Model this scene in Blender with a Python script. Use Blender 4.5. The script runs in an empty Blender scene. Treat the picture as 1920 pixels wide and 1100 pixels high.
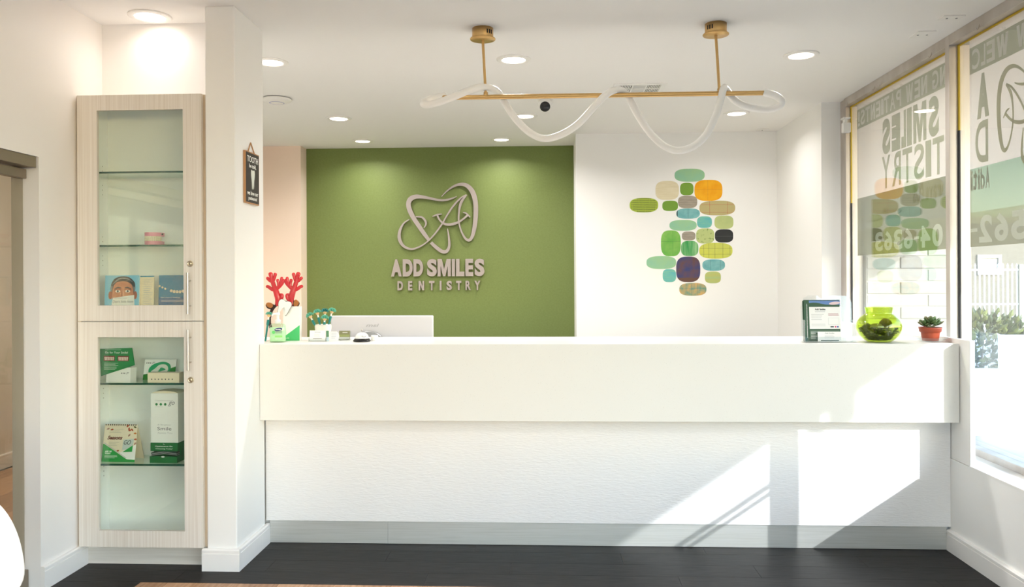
import bpy, bmesh, math, random
from mathutils import Vector, Matrix
from mathutils.geometry import tessellate_polygon
random.seed(11)
sc = bpy.context.scene
COL = sc.collection
PI = math.pi

# ------------------------------------------------------------------ camera
cam_data = bpy.data.cameras.new('camera')
cam = bpy.data.objects.new('camera', cam_data)
COL.objects.link(cam)
TH, RO = 0.0472, 0.005
fwd = Vector((-math.sin(TH), math.cos(TH), 0))
rgt = Vector((math.cos(TH), math.sin(TH), 0))
upv = Vector((0, 0, 1))
cx = rgt * math.cos(RO) - upv * math.sin(RO)
cy = rgt * math.sin(RO) + upv * math.cos(RO)
cz = -fwd
M = Matrix(((cx.x, cy.x, cz.x, 0), (cx.y, cy.y, cz.y, 0), (cx.z, cy.z, cz.z, 1.45), (0, 0, 0, 1)))
cam.matrix_world = M
cam_data.sensor_width = 36.0
cam_data.lens = 1480.0 / 1920 * 36.0
cam_data.shift_y = -27.13 / 1920
cam_data.clip_start = 0.05
cam_data.clip_end = 200
sc.camera = cam

# ------------------------------------------------------------------ world, sun, exposure
sc.view_settings.view_transform = 'Standard'
sc.view_settings.look = 'None'
sc.view_settings.gamma = 1.0
sc.view_settings.use_curve_mapping = False
sc.view_settings.exposure = 0.6
SUN_DIR = Vector((-1, 1.13, -0.685)).normalized()
SUN_E = 3.6
SKY_E = 0.66
LAMP_W = 14.5
world = bpy.data.worlds.new('sky')
sc.world = world
world.use_nodes = True
wn = world.node_tree
sky = wn.nodes.new('ShaderNodeTexSky')
sky.sky_type = 'NISHITA'
sky.sun_disc = False
sky.sun_elevation = math.asin(-SUN_DIR.z)
sky.sun_rotation = math.atan2(-SUN_DIR.x, -SUN_DIR.y)
sky.air_density = 1.0
sky.dust_density = 0.5
sky.ozone_density = 3.0
wn.links.new(sky.outputs[0], wn.nodes['Background'].inputs[0])
wn.nodes['Background'].inputs[1].default_value = SKY_E
sun_d = bpy.data.lights.new('sun', 'SUN')
sun_d.energy = SUN_E
sun_d.angle = math.radians(0.4)
sun_d.color = (0.95, 0.98, 1.06)
sun = bpy.data.objects.new('sun', sun_d)
COL.objects.link(sun)
sun.rotation_euler = SUN_DIR.to_track_quat('-Z', 'Y').to_euler()
sun.location = (8, -8, 8)
try:
    sc.cycles.max_bounces = 14
    sc.cycles.diffuse_bounces = 8
    sc.cycles.glossy_bounces = 6
    sc.cycles.transparent_max_bounces = 24
    sc.cycles.caustics_reflective = False
    sc.cycles.caustics_refractive = False
    sc.cycles.sample_clamp_indirect = 6.0
except Exception:
    pass

# ------------------------------------------------------------------ materials
def lin(c):
    return tuple(((x / 255 / 12.92) if x / 255 <= .04045 else ((x / 255 + .055) / 1.055) ** 2.4) for x in c)

MATS = {}
def mat(name, rgb, rough=.5, metal=0.0, spec=.5, emit=None, estr=0.0, trans=None):
    """plain principled material, rgb given as 0..255 sRGB"""
    if name in MATS:
        return MATS[name]
    m = bpy.data.materials.new(name)
    m.use_nodes = True
    b = m.node_tree.nodes['Principled BSDF']
    b.inputs['Base Color'].default_value = (*lin(rgb), 1)
    b.inputs['Roughness'].default_value = rough
    b.inputs['Metallic'].default_value = metal
    b.inputs['Specular IOR Level'].default_value = spec
    if emit:
        b.inputs['Emission Color'].default_value = (*lin(emit), 1)
        b.inputs['Emission Strength'].default_value = estr
    MATS[name] = m
    return m

def nodes_of(m):
    nt = m.node_tree
    return nt, nt.nodes['Principled BSDF'], (lambda t: nt.nodes.new(t)), (lambda a, b: nt.links.new(a, b))

def add_noise(m, c1, c2, scale=(1, 1, 1), nscale=5.0, detail=4.0, lo=.35, hi=.65, bump=0.0, bdist=.002, rough_amt=0.0, distort=0.0, coord='Object'):
    """two-colour noise with optional bump"""
    nt, b, N, L = nodes_of(m)
    tc = N('ShaderNodeTexCoord'); mp = N('ShaderNodeMapping'); nz = N('ShaderNodeTexNoise'); cr = N('ShaderNodeValToRGB')
    mp.inputs['Scale'].default_value = scale
    nz.inputs['Scale'].default_value = nscale
    nz.inputs['Detail'].default_value = detail
    nz.inputs['Distortion'].default_value = distort
    L(tc.outputs[coord], mp.inputs[0]); L(mp.outputs[0], nz.inputs['Vector']); L(nz.outputs['Fac'], cr.inputs[0])
    cr.color_ramp.elements[0].position = lo; cr.color_ramp.elements[0].color = (*lin(c1), 1)
    cr.color_ramp.elements[1].position = hi; cr.color_ramp.elements[1].color = (*lin(c2), 1)
    L(cr.outputs[0], b.inputs['Base Color'])
    if bump:
        bp = N('ShaderNodeBump'); bp.inputs['Strength'].default_value = bump; bp.inputs['Distance'].default_value = bdist
        L(nz.outputs['Fac'], bp.inputs['Height']); L(bp.outputs[0], b.inputs['Normal'])
    return nz, cr, mp

def glass_mat(name, tint=(255, 255, 255), rough=0.0, refl=1.0, f0=.04):
    """thin architectural glass: Fresnel mix of clear transmission and mirror reflection"""
    m = bpy.data.materials.new(name); m.use_nodes = True
    nt = m.node_tree; nt.nodes.clear()
    out = nt.nodes.new('ShaderNodeOutputMaterial'); mix = nt.nodes.new('ShaderNodeMixShader')
    tr = nt.nodes.new('ShaderNodeBsdfTransparent'); gl = nt.nodes.new('ShaderNodeBsdfGlossy'); fr = nt.nodes.new('ShaderNodeMath')
    lw = nt.nodes.new('ShaderNodeLayerWeight'); lw.inputs['Blend'].default_value = .5
    pw_ = nt.nodes.new('ShaderNodeMath'); pw_.operation = 'POWER'; pw_.inputs[1].default_value = 5.0
    fr.operation = 'MULTIPLY_ADD'; fr.inputs[1].default_value = 1 - f0; fr.inputs[2].default_value = f0
    nt.links.new(lw.outputs['Facing'], pw_.inputs[0]); nt.links.new(pw_.outputs[0], fr.inputs[0])
    tr.inputs[0].default_value = (*lin(tint), 1); gl.inputs['Roughness'].default_value = rough
    gl.inputs['Color'].default_value = (refl, refl, refl, 1)
    nt.links.new(fr.outputs[0], mix.inputs[0]); nt.links.new(tr.outputs[0], mix.inputs[1]); nt.links.new(gl.outputs[0], mix.inputs[2])
    nt.links.new(mix.outputs[0], out.inputs[0])
    MATS[name] = m
    return m

def film_mat(name, rgb, see_through, transl=.5):
    """translucent adhesive film: lets some view through, scatters the rest to both sides"""
    m = bpy.data.materials.new(name); m.use_nodes = True
    nt = m.node_tree; nt.nodes.clear()
    out = nt.nodes.new('ShaderNodeOutputMaterial')
    tr = nt.nodes.new('ShaderNodeBsdfTransparent'); df = nt.nodes.new('ShaderNodeBsdfDiffuse'); tl = nt.nodes.new('ShaderNodeBsdfTranslucent')
    m1 = nt.nodes.new('ShaderNodeMixShader'); m2 = nt.nodes.new('ShaderNodeMixShader')
    c = (*lin(rgb), 1)
    tr.inputs[0].default_value = c if see_through > .1 else (1, 1, 1, 1)
    df.inputs[0].default_value = c; tl.inputs[0].default_value = c
    m1.inputs[0].default_value = transl; m2.inputs[0].default_value = see_through
    L = nt.links.new
    L(df.outputs[0], m1.inputs[1]); L(tl.outputs[0], m1.inputs[2]); L(m1.outputs[0], m2.inputs[1]); L(tr.outputs[0], m2.inputs[2]); L(m2.outputs[0], out.inputs[0])
    MATS[name] = m
    return m

W_WALL = mat('wall_paint', (240, 239, 236), .7, spec=.25)
W_LEFT = mat('wall_paint_warm', (240, 237, 234), .4, spec=.35)
W_CEIL = mat('ceiling_paint', (245, 243, 240), .85, spec=.2)
W_BASE = mat('baseboard_paint', (243, 240, 236), .4)
W_GREEN = mat('green_paint', (114, 128, 72), .55, spec=.3)
add_noise(W_GREEN, (112, 126, 70), (117, 131, 75), nscale=60, bump=.05, bdist=.001)
W_SIGN = mat('brushed_champagne', (166, 155, 150), .42, metal=.25)
BRASS = mat('brushed_brass', (214, 176, 116), .38, metal=.85)
BRASS_D = mat('slot_dark', (40, 30, 18), .6)
TUBE = mat('white_silicone', (250, 248, 244), .35, spec=.5)
STEEL = mat('brushed_steel', (206, 204, 196), .4, metal=.55)
add_noise(STEEL, (204, 202, 194), (214, 212, 206), scale=(1, 1, 60), nscale=4, bump=.03, bdist=.0005)
NICKEL = mat('satin_nickel', (196, 188, 178), .3, metal=1.0)
ALU = mat('storefront_aluminium', (192, 184, 176), .42, metal=.55)
add_noise(ALU, (184, 175, 166), (202, 195, 188), scale=(1, 1, .3), nscale=7, detail=6)
DOORMETAL = mat('door_rail_metal', (150, 138, 122), .35, metal=.8)
YELLOW = mat('yellow_gasket', (196, 164, 30), .5)
BLACKRUB = mat('black_gasket', (38, 36, 36), .6)
WHITE_PL = mat('white_plastic', (240, 238, 234), .35)
BLACK_PL = mat('black_plastic', (22, 22, 24), .25)
GREY_PL = mat('grey_plastic', (150, 150, 152), .4)
LENS = mat('lamp_lens', (255, 250, 244), .4, emit=(255, 238, 222), estr=7.0)
PAPER = mat('white_paper', (240, 238, 234), .6)
CREAM = mat('cream_paper', (232, 218, 192), .6)
GREENC = mat('green_card', (28, 128, 66), .45)
GREEND = mat('dark_green_card', (34, 76, 48), .5)
GREENL = mat('light_green_card', (72, 190, 110), .45)
TXT_W = mat('white_print', (240, 240, 236), .6)
TXT_G = mat('grey_print', (120, 120, 122), .6)
TXT_LG = mat('light_grey_print', (196, 194, 192), .6)
TXT_K = mat('black_print', (30, 30, 32), .6)
BLUE = mat('blue_print', (42, 140, 178), .5)
SKYB = mat('light_blue_print', (140, 200, 226), .5)
GLASS = glass_mat('window_glass', (250, 252, 250), f0=.11)
CABGLASS = glass_mat('cabinet_glass', (250, 253, 250))
DOORGLASS = glass_mat('door_glass', (232, 230, 222))
SHELFGLASS = glass_mat('shelf_glass', (240, 249, 244))
ACRYL = glass_mat('clear_acrylic', (248, 250, 250))
EDGEGREEN = mat('green_glass_edge', (18, 74, 58), .12, spec=.8)
VASEGLASS = glass_mat('green_vase_glass', (235, 243, 180))
FILM_W = film_mat('white_window_film', (248, 240, 236), .02, .5)
FILM_S = film_mat('sage_window_film', (196, 195, 172), .03, .25)
FILM_L = film_mat('white_film_lettering', (250, 244, 240), .0, .3)
FILM_B = film_mat('sage_clear_film', (176, 176, 144), .5, .2)
FILM_T = film_mat('sage_tint_film', (186, 188, 168), .62, .2)
FILM_N = film_mat('sage_name_film', (146, 150, 118), .35, .2)
FILM_E = film_mat('olive_emblem_film', (196, 192, 158), .1, .35)
FILM_P = film_mat('pale_clear_film', (238, 240, 228), .35, .3)

# quartz with small specks
QUARTZ = mat('quartz', (228, 223, 212), .3)
nt, b, N, L = nodes_of(QUARTZ)
tc = N('ShaderNodeTexCoord'); vo = N('ShaderNodeTexVoronoi'); vo.inputs['Scale'].default_value = 110
nz = N('ShaderNodeTexNoise'); nz.inputs['Scale'].default_value = 40
cr = N('ShaderNodeValToRGB'); cr.color_ramp.elements[0].position = .05; cr.color_ramp.elements[0].color = (1, 1, 1, 1)
cr.color_ramp.elements[1].position = .10; cr.color_ramp.elements[1].color = (0, 0, 0, 1)
gt = N('ShaderNodeMath'); gt.operation = 'GREATER_THAN'; gt.inputs[1].default_value = .36
ml = N('ShaderNodeMath'); ml.operation = 'MULTIPLY'
mx = N('ShaderNodeMix'); mx.data_type = 'RGBA'
mx.inputs[6].default_value = (*lin((231, 228, 221)), 1); mx.inputs[7].default_value = (*lin((180, 172, 158)), 1)
L(tc.outputs['Object'], vo.inputs['Vector']); L(tc.outputs['Object'], nz.inputs['Vector'])
L(vo.outputs['Distance'], cr.inputs[0])
nz2 = N('ShaderNodeTexNoise'); nz2.inputs['Scale'].default_value = 22; nz2.inputs['Detail'].default_value = 0
L(tc.outputs['Object'], nz2.inputs['Vector']); L(nz2.outputs['Fac'], gt.inputs[0])
L(cr.outputs[0], ml.inputs[0]); L(gt.outputs[0], ml.inputs[1]); L(ml.outputs[0], mx.inputs[0]); L(mx.outputs[2], b.inputs['Base Color'])

# rippled textured wall covering on the counter front
PANEL = mat('rippled_panel', (236, 232, 228), .5)
nt, b, N, L = nodes_of(PANEL)
tc = N('ShaderNodeTexCoord'); mp = N('ShaderNodeMapping'); mp.inputs['Scale'].default_value = (16, 16, 85)
nz = N('ShaderNodeTexNoise'); nz.inputs['Scale'].default_value = 1.6; nz.inputs['Detail'].default_value = 3; nz.inputs['Distortion'].default_value = .6
bp = N('ShaderNodeBump'); bp.inputs['Strength'].default_value = .42; bp.inputs['Distance'].default_value = .005
L(tc.outputs['Object'], mp.inputs[0]); L(mp.outputs[0], nz.inputs['Vector']); L(nz.outputs['Fac'], bp.inputs['Height']); L(bp.outputs[0], b.inputs['Normal'])

LAM_V = mat('pale_laminate', (226, 219, 209), .4)
add_noise(LAM_V, (219, 210, 199), (234, 228, 220), scale=(140, 140, 1.2), nscale=1.3, detail=3, lo=.3, hi=.7, bump=.05, bdist=.0008)
LAM_H = mat('pale_laminate_level', (222, 212, 200), .4)
add_noise(LAM_H, (214, 208, 199), (229, 225, 218), scale=(1.5, 1.5, 140), nscale=1.3, detail=3, lo=.3, hi=.7)
CAB_IN = mat('cabinet_inside', (247, 247, 246), .5)
DARKPL = [mat('dark_plank_%d' % i, c, .46, spec=.2) for i, c in enumerate([(30, 27, 26), (33, 30, 29), (28, 25, 24)])]
for m, c in zip(DARKPL, [(30, 27, 26), (33, 30, 29), (28, 25, 24)]):
    add_noise(m, tuple(x - 8 for x in c), tuple(x + 12 for x in c), scale=(2, 18, 2), nscale=4, detail=8, bump=.08, bdist=.0006)
WOODPL = [mat('oak_plank_%d' % i, c, .4) for i, c in enumerate([(176, 134, 98), (190, 148, 112), (160, 118, 84)])]
for m, c in zip(WOODPL, [(176, 134, 98), (190, 148, 112), (160, 118, 84)]):
    add_noise(m, tuple(x - 26 for x in c), tuple(x + 14 for x in c), scale=(22, 2.2, 2), nscale=3, detail=8, lo=.3, hi=.7, distort=.6)
SLAB = mat('floor_slab', (120, 114, 108), .5)
BRICK = [mat('painted_brick_%d' % i, c, .8) for i, c in enumerate([(180, 177, 166), (174, 171, 160), (185, 182, 172)])]
for m, c in zip(BRICK, [(180, 177, 166), (174, 171, 160), (185, 182, 172)]):
    add_noise(m, tuple(x - 14 for x in c), c, nscale=14, detail=6, lo=.2, hi=.6, bump=.5, bdist=.006)
MORTAR = mat('painted_mortar', (176, 173, 162), .9)
CONC = mat('concrete', (156, 156, 156), .9)
add_noise(CONC, (148, 148, 148), (162, 162, 162), nscale=3, detail=6)
STUCCO = mat('beige_stucco', (128, 120, 102), .9)
add_noise(STUCCO, (124, 116, 98), (132, 124, 106), nscale=8, detail=5)
WSTUCCO = mat('white_stucco', (238, 236, 228), .9)
LEAF = mat('leaf_green', (58, 80, 40), .5)
LEAFL = mat('leaf_pale', (124, 134, 66), .5)
BARK = mat('bark', (96, 76, 56), .8)

# ------------------------------------------------------------------ mesh builder
class Frame:
    """a flat sheet in space: (u, v, w) -> world, w along the sheet's normal"""
    def __init__(s, o, ex=(1, 0, 0), ey=(0, 0, 1), en=(0, -1, 0)):
        s.o, s.x, s.y, s.n = Vector(o), Vector(ex).normalized(), Vector(ey).normalized(), Vector(en).normalized()
    def __call__(s, u, v, w=0.0):
        return s.o + s.x * u + s.y * v + s.n * w

def front(x, y, z):
    return Frame((x, y, z))

def catmull(p, n=6, closed=False):
    out = []
    m = len(p)
    rng = range(m) if closed else range(m - 1)
    for i in rng:
        if closed:
            a, b_, c, d = p[(i - 1) % m], p[i], p[(i + 1) % m], p[(i + 2) % m]
        else:
            a, b_, c, d = p[max(i - 1, 0)], p[i], p[i + 1], p[min(i + 2, m - 1)]
        for k in range(n):
            t = k / n
            out.append(tuple(.5 * (2 * b_[j] + (c[j] - a[j]) * t + (2 * a[j] - 5 * b_[j] + 4 * c[j] - d[j]) * t * t + (-a[j] + 3 * b_[j] - 3 * c[j] + d[j]) * t ** 3) for j in range(len(b_))))
    if not closed:
        out.append(tuple(p[-1]))
    return out

def superell(cx_, cy_, rx, ry, e=2.6, n=40, rot=0.0):
    o = []
    for i in range(n):
        a = 2 * PI * i / n
        c, s = math.cos(a), math.sin(a)
        x = rx * math.copysign(abs(c) ** (2 / e), c); y = ry * math.copysign(abs(s) ** (2 / e), s)
        o.append((cx_ + x * math.cos(rot) - y * math.sin(rot), cy_ + x * math.sin(rot) + y * math.cos(rot)))
    return o

BLOCK = {'M': [(0, 0), (0, 1), (.31, 1), (.5, .42), (.69, 1), (1, 1), (1, 0), (.77, 0), (.77, .6), (.585, 0), (.415, 0), (.23, .6), (.23, 0)],
         'N': [(0, 0), (0, 1), (.33, 1), (.69, .42), (.69, 1), (1, 1), (1, 0), (.69, 0), (.31, .6), (.31, 0)],
         'W': [(0, 1), (.22, 1), (.32, .4), (.42, 1), (.58, 1), (.68, .4), (.78, 1), (1, 1), (.8, 0), (.58, 0), (.5, .5), (.42, 0), (.2, 0)]}
TEXT_CACHE = {}
def text_geo(s, bold=0.0, shear=0.0):
    k = (s, bold, shear)
    if k not in TEXT_CACHE:
        cu = bpy.data.curves.new('tmp_text', 'FONT')
        cu.body = s; cu.extrude = .5; cu.offset = bold; cu.shear = shear; cu.resolution_u = 4
        o = bpy.data.objects.new('tmp_text', cu)
        COL.objects.link(o)
        dg = bpy.context.evaluated_depsgraph_get()
        me = bpy.data.meshes.new_from_object(o.evaluated_get(dg))
        v = [tuple(x.co) for x in me.vertices]; f = [tuple(p.vertices) for p in me.polygons]
        bpy.data.objects.remove(o); bpy.data.curves.remove(cu); bpy.data.meshes.remove(me)
        xs = [a[0] for a in v] or [0]; ys = [a[1] for a in v] or [0]
        TEXT_CACHE[k] = (v, f, min(xs), max(xs), min(ys), max(ys))
    return TEXT_CACHE[k]

class MB:
    def __init__(s):
        s.v, s.f, s.m, s.sm = [], [], [], []
    def add(s, v, f, mi=0, sm=False):
        o = len(s.v)
        s.v += [tuple(x) for x in v]
        for q in f:
            s.f.append(tuple(i + o for i in q)); s.m.append(mi); s.sm.append(sm)
        return s
    def from_bm(s, bm, mi=0, sm=False):
        bm.verts.index_update()
        s.add([v.co[:] for v in bm.verts], [[v.index for v in f.verts] for f in bm.faces], mi, sm)
        bm.free()
        return s
    def box(s, x0, x1, y0, y1, z0, z1, mi=0, bev=0.0, seg=2, T=None):
        v = [(x, y, z) for z in (z0, z1) for y in (y0, y1) for x in (x0, x1)]
        f = [(0, 2, 3, 1), (4, 5, 7, 6), (0, 1, 5, 4), (2, 6, 7, 3), (0, 4, 6, 2), (1, 3, 7, 5)]
        if bev:
            bm = bmesh.new()
            bv = [bm.verts.new(x) for x in v]
            for q in f:
                bm.faces.new([bv[i] for i in q])
            bmesh.ops.bevel(bm, geom=bm.edges[:], offset=bev, segments=seg, profile=.5, affect='EDGES')
            if T:
                bm.transform(T)
            return s.from_bm(bm, mi)
        if T:
            v = [T @ Vector(x) for x in v]
        return s.add(v, f, mi)
    def fbox(s, F, u0, u1, v0, v1, w0, w1, mi=0):
        """box given in the coordinates of a Frame"""
        v = [F(u, v_, w) for w in (w0, w1) for v_ in (v0, v1) for u in (u0, u1)]
        return s.add(v, [(0, 2, 3, 1), (4, 5, 7, 6), (0, 1, 5, 4), (2, 6, 7, 3), (0, 4, 6, 2), (1, 3, 7, 5)], mi)
    def tube(s, pts, r, n=10, mi=0, caps=True, closed=False, sm=True):
        pts = [Vector(p) for p in pts]
        m = len(pts)
        rs = r if isinstance(r, (list, tuple)) else [r] * m
        up = None
        V = []
        for i, p in enumerate(pts):
            a = pts[(i - 1) % m] if (closed or i) else pts[0]
            b_ = pts[(i + 1) % m] if (closed or i < m - 1) else pts[-1]
            t = (b_ - a).normalized()
            if up is None:
                up = t.orthogonal().normalized()
            up = (up - t * up.dot(t)).normalized()
            q = t.cross(up)
            for k in range(n):
                an = 2 * PI * k / n
                V.append(p + (up * math.cos(an) + q * math.sin(an)) * rs[i])
        F_ = []
        for i in range(m if closed else m - 1):
            j = (i + 1) % m
            for k in range(n):
                l = (k + 1) % n
                F_.append((i * n + k, i * n + l, j * n + l, j * n + k))
        s.add(V, F_, mi, sm)
        if caps and not closed:
            s.add(V[:n], [tuple(reversed(range(n)))], mi); s.add(V[-n:], [tuple(range(n))], mi)
        return s
    def lathe(s, prof, c, n=28, mi=0, sm=True, axis='z', T=None):
        """profile of (radius, height) turned about the vertical through c"""
        V, F_ = [], []
        for r, h in prof:
            for k in range(n):
                a = 2 * PI * k / n
                V.append(Vector((r * math.cos(a), r * math.sin(a), h)))
        for i in range(len(prof) - 1):
            for k in range(n):
                l = (k + 1) % n
                F_.append((i * n + k, i * n + l, (i + 1) * n + l, (i + 1) * n + k))
        if prof[0][0] > 1e-6:
            F_.append(tuple(reversed(range(n))))
        if prof[-1][0] > 1e-6:
            F_.append(tuple(range((len(prof) - 1) * n, len(prof) * n)))
        if T:
            V = [T @ v for v in V]
        return s.add([v + Vector(c) for v in V], F_, mi, sm)
    def prism(s, poly, F, w0, w1, mi=0):
        """outline (u, v) on a Frame given a thickness from w0 to w1"""
        n = len(poly)
        tri = tessellate_polygon([[Vector((p[0], p[1], 0)) for p in poly]])
        area = sum(poly[i][0] * poly[(i + 1) % n][1] - poly[(i + 1) % n][0] * poly[i][1] for i in range(n))
        V = [F(u, v, w1) for u, v in poly] + [F(u, v, w0) for u, v in poly]
        faces = []
        for t in tri:
            a = (poly[t[1]][0] - poly[t[0]][0]) * (poly[t[2]][1] - poly[t[0]][1]) - (poly[t[2]][0] - poly[t[0]][0]) * (poly[t[1]][1] - poly[t[0]][1])
            t = tuple(t) if a > 0 else tuple(reversed(t))
            faces.append(t); faces.append(tuple(i + n for i in reversed(t)))
        for i in range(n):
            j = (i + 1) % n
            faces.append((i, i + n, j + n, j) if area > 0 else (j, j + n, i + n, i))
        return s.add(V, faces, mi)
    def ribbon(s, pts, F, w0, w1, mi=0, sub=6):
        """stroke of varying width along a smooth path of (u, v, width) with thickness"""
        P = catmull(pts, sub)
        Lf, Rt = [], []
        for i, (u, v, w) in enumerate(P):
            a = P[max(i - 1, 0)]; b_ = P[min(i + 1, len(P) - 1)]
            d = Vector((b_[0] - a[0], b_[1] - a[1]))
            d = d.normalized() if d.length > 1e-9 else Vector((1, 0))
            nx, ny = -d.y, d.x
            Lf.append((u + nx * w / 2, v + ny * w / 2)); Rt.append((u - nx * w / 2, v - ny * w / 2))
        n = len(P)
        V = [F(*p, w1) for p in Lf] + [F(*p, w1) for p in Rt] + [F(*p, w0) for p in Lf] + [F(*p, w0) for p in Rt]
        f = []
        for i in range(n - 1):
            f += [(i, i + n, i + n + 1, i + 1), (i + 2 * n, i + 1 + 2 * n, i + 1 + 3 * n, i + 3 * n),
                  (i, i + 1, i + 1 + 2 * n, i + 2 * n), (i + n, i + 3 * n, i + 1 + 3 * n, i + 1 + n)]
        f += [(0, 2 * n, 3 * n, n), (n - 1, 2 * n - 1, 4 * n - 1, 3 * n - 1)]
        return s.add(V, f, mi)
    def text(s, t, F, u0, v0, h, w0, w1, mi=0, width=None, bold=0.0, shear=0.0, align='l', xs=1.0):
        """lettering on a Frame: box height h from baseline v0; width fits the box when given"""
        if t in BLOCK and bold >= .02 and width:
            u_ = u0 - (width / 2 if align == 'c' else width if align == 'r' else 0)
            return s.prism([(u_ + a * width, v0 + b_ * h) for a, b_ in BLOCK[t]], F, w0, w1, mi)
        v, f, xa, xb, ya, yb = text_geo(t, bold, shear)
        k = h / max(yb - ya, 1e-6)
        kx = (width / max(xb - xa, 1e-6)) if width else k * xs
        wd = kx * (xb - xa)
        off = u0 - (wd / 2 if align == 'c' else wd if align == 'r' else 0)
        return s.add([F(off + (a[0] - xa) * kx, v0 + (a[1] - ya) * k, w0 + (a[2] + .5) * (w1 - w0)) for a in v], f, mi)
    def lines(s, F, u0, u1, v_top, pitch, n, w, mi=0, th=None, ragged=.35):
        """rows of unreadable small print as thin bars"""
        th = th or pitch * .35
        for i in range(n):
            e = u1 - (u1 - u0) * ragged * random.random()
            s.fbox(F, u0, e, v_top - i * pitch - th, v_top - i * pitch, w, w + .0002, mi)
        return s
    def flip(s):
        s.f = [tuple(reversed(q)) for q in s.f]
        return s

def world_loc(o):
    v = Vector((0, 0, 0))
    while o:
        v += o.location; o = o.parent
    return v

def build(name, mb, mats, parent=None, loc=None, fix=True):
    """link the collected geometry as ONE mesh object; vertices come in world coordinates"""
    if not isinstance(mats, (list, tuple)):
        mats = [mats]
    o = bpy.data.objects.new(name, bpy.data.meshes.new(name))
    if parent:
        base = world_loc(parent); o.parent = parent
    else:
        xs = [v[0] for v in mb.v]; ys = [v[1] for v in mb.v]; zs = [v[2] for v in mb.v]
        base = Vector(loc) if loc else Vector(((min(xs) + max(xs)) / 2, (min(ys) + max(ys)) / 2, min(zs)))
        o.location = base
    me = o.data
    me.from_pydata([(v[0] - base.x, v[1] - base.y, v[2] - base.z) for v in mb.v], [], mb.f)
    for m in mats:
        me.materials.append(m)
    me.polygons.foreach_set('material_index', mb.m)
    me.polygons.foreach_set('use_smooth', mb.sm)
    if fix:
        bm = bmesh.new(); bm.from_mesh(me)
        bmesh.ops.recalc_face_normals(bm, faces=bm.faces[:])
        bm.to_mesh(me); bm.free()
    me.update()
    COL.objects.link(o)
    return o

def tag(o, label=None, cat=None, group=None, kind=None):
    if label: o['label'] = label
    if cat: o['category'] = cat
    if group: o['group'] = group
    if kind: o['kind'] = kind
    return o

def thing(name, label, cat, loc, group=None, kind=None):
    o = bpy.data.objects.new(name, None)
    o.empty_display_size = .05
    o.location = loc
    COL.objects.link(o)
    return tag(o, label, cat, group, kind)

def structure(name, mb, mats):
    return tag(build(name, mb, mats, loc=(0, 0, 0)), kind='structure')

def ring(F, o, i, w0, w1):
    """welded rectangular frame: outer box o, inner box i as (u0, u1, v0, v1)"""
    mb = MB()
    V = []
    for w in (w1, w0):
        for (u0, u1, v0, v1) in (o, i):
            V += [F(u0, v0, w), F(u1, v0, w), F(u1, v1, w), F(u0, v1, w)]
    f = []
    for k in range(4):
        l = (k + 1) % 4
        f += [(k, l, 4 + l, 4 + k), (8 + k, 12 + k, 12 + l, 8 + l), (k, 8 + k, 8 + l, l), (4 + k, 4 + l, 12 + l, 12 + k)]
    return mb.add(V, f)

# =================================================================== THE ROOM
H = 2.824
# ---- floor: slab with laid planks as parts
floor = structure('floor', MB().box(-4.4, 2.45, -2.6, 8.3, -.08, -.006), SLAB)
PLANKS = {}
def plank(x0, x1, y0, y1, mats):
    """one plank, top at floor level; same-size planks share their mesh"""
    w, l = round(x1 - x0, 3), round(y1 - y0, 3)
    m = random.choice(mats)
    key = (w, l, m.name)
    if key not in PLANKS:
        g = .0005
        o = build('plank', MB().box(x0 + g, x1 - g, y0 + g, y1 - g, -.006, 0, bev=.0004, seg=1), m, floor)
        ctr = Vector(((x0 + x1) / 2, (y0 + y1) / 2, 0))
        for v in o.data.vertices:
            v.co -= ctr
        o.location = ctr
        PLANKS[key] = o
    else:
        o = PLANKS[key].copy(); COL.objects.link(o); o.parent = floor
        o.location = ((x0 + x1) / 2, (y0 + y1) / 2, 0)
    return o
for r in range(4):                                   # dark planks in front of the counter
    y0 = 3.712 + r * .158
    cuts = [-2.372, -2.372 + [.55, .95, .3, .75][r]]
    while cuts[-1] < 2.1:
        cuts.append(min(cuts[-1] + 1.22, 2.118))
    for a, b in zip(cuts[:-1], cuts[1:]):
        plank(a, b, y0, y0 + .158, DARKPL)
for r in range(9):                                   # dark border strip on the left
    y0 = 3.712 - (r + 1) * .158
    plank(-2.59, -1.973, y0, y0 + .158, DARKPL)
for r in range(9):
    y0 = 3.712 - (r + 1) * .158
    plank(1.2, 2.118, y0, y0 + .158, DARKPL); plank(.06, 1.2, y0, y0 + .158, DARKPL)
for c in range(15):                                  # oak planks of the middle field
    x0 = -1.973 + c * .1355
    s = [0, .6, .25, .9][c % 4]
    plank(x0, x0 + .1355, 3.712 - .45 - s * .6, 3.712, WOODPL)
    plank(x0, x0 + .1355, 3.712 - .45 - s * .6 - 1.2, 3.712 - .45 - s * .6, WOODPL)
for c in range(10):                                  # oak planks of the room behind the glass door
    x0 = -4.2 + c * .16
    for k in range(3):
        y0 = 2.6 + k * 1.25 + [0, .4, .2][c % 3]
        if x0 + .16 < -2.95 or y0 + 1.25 < 4.2:
            plank(x0, x0 + .16, y0, y0 + 1.25, WOODPL)

structure('ceiling', MB().box(-4.4, 2.45, -2.6, 8.3, H, H + .1), W_CEIL)

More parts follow.
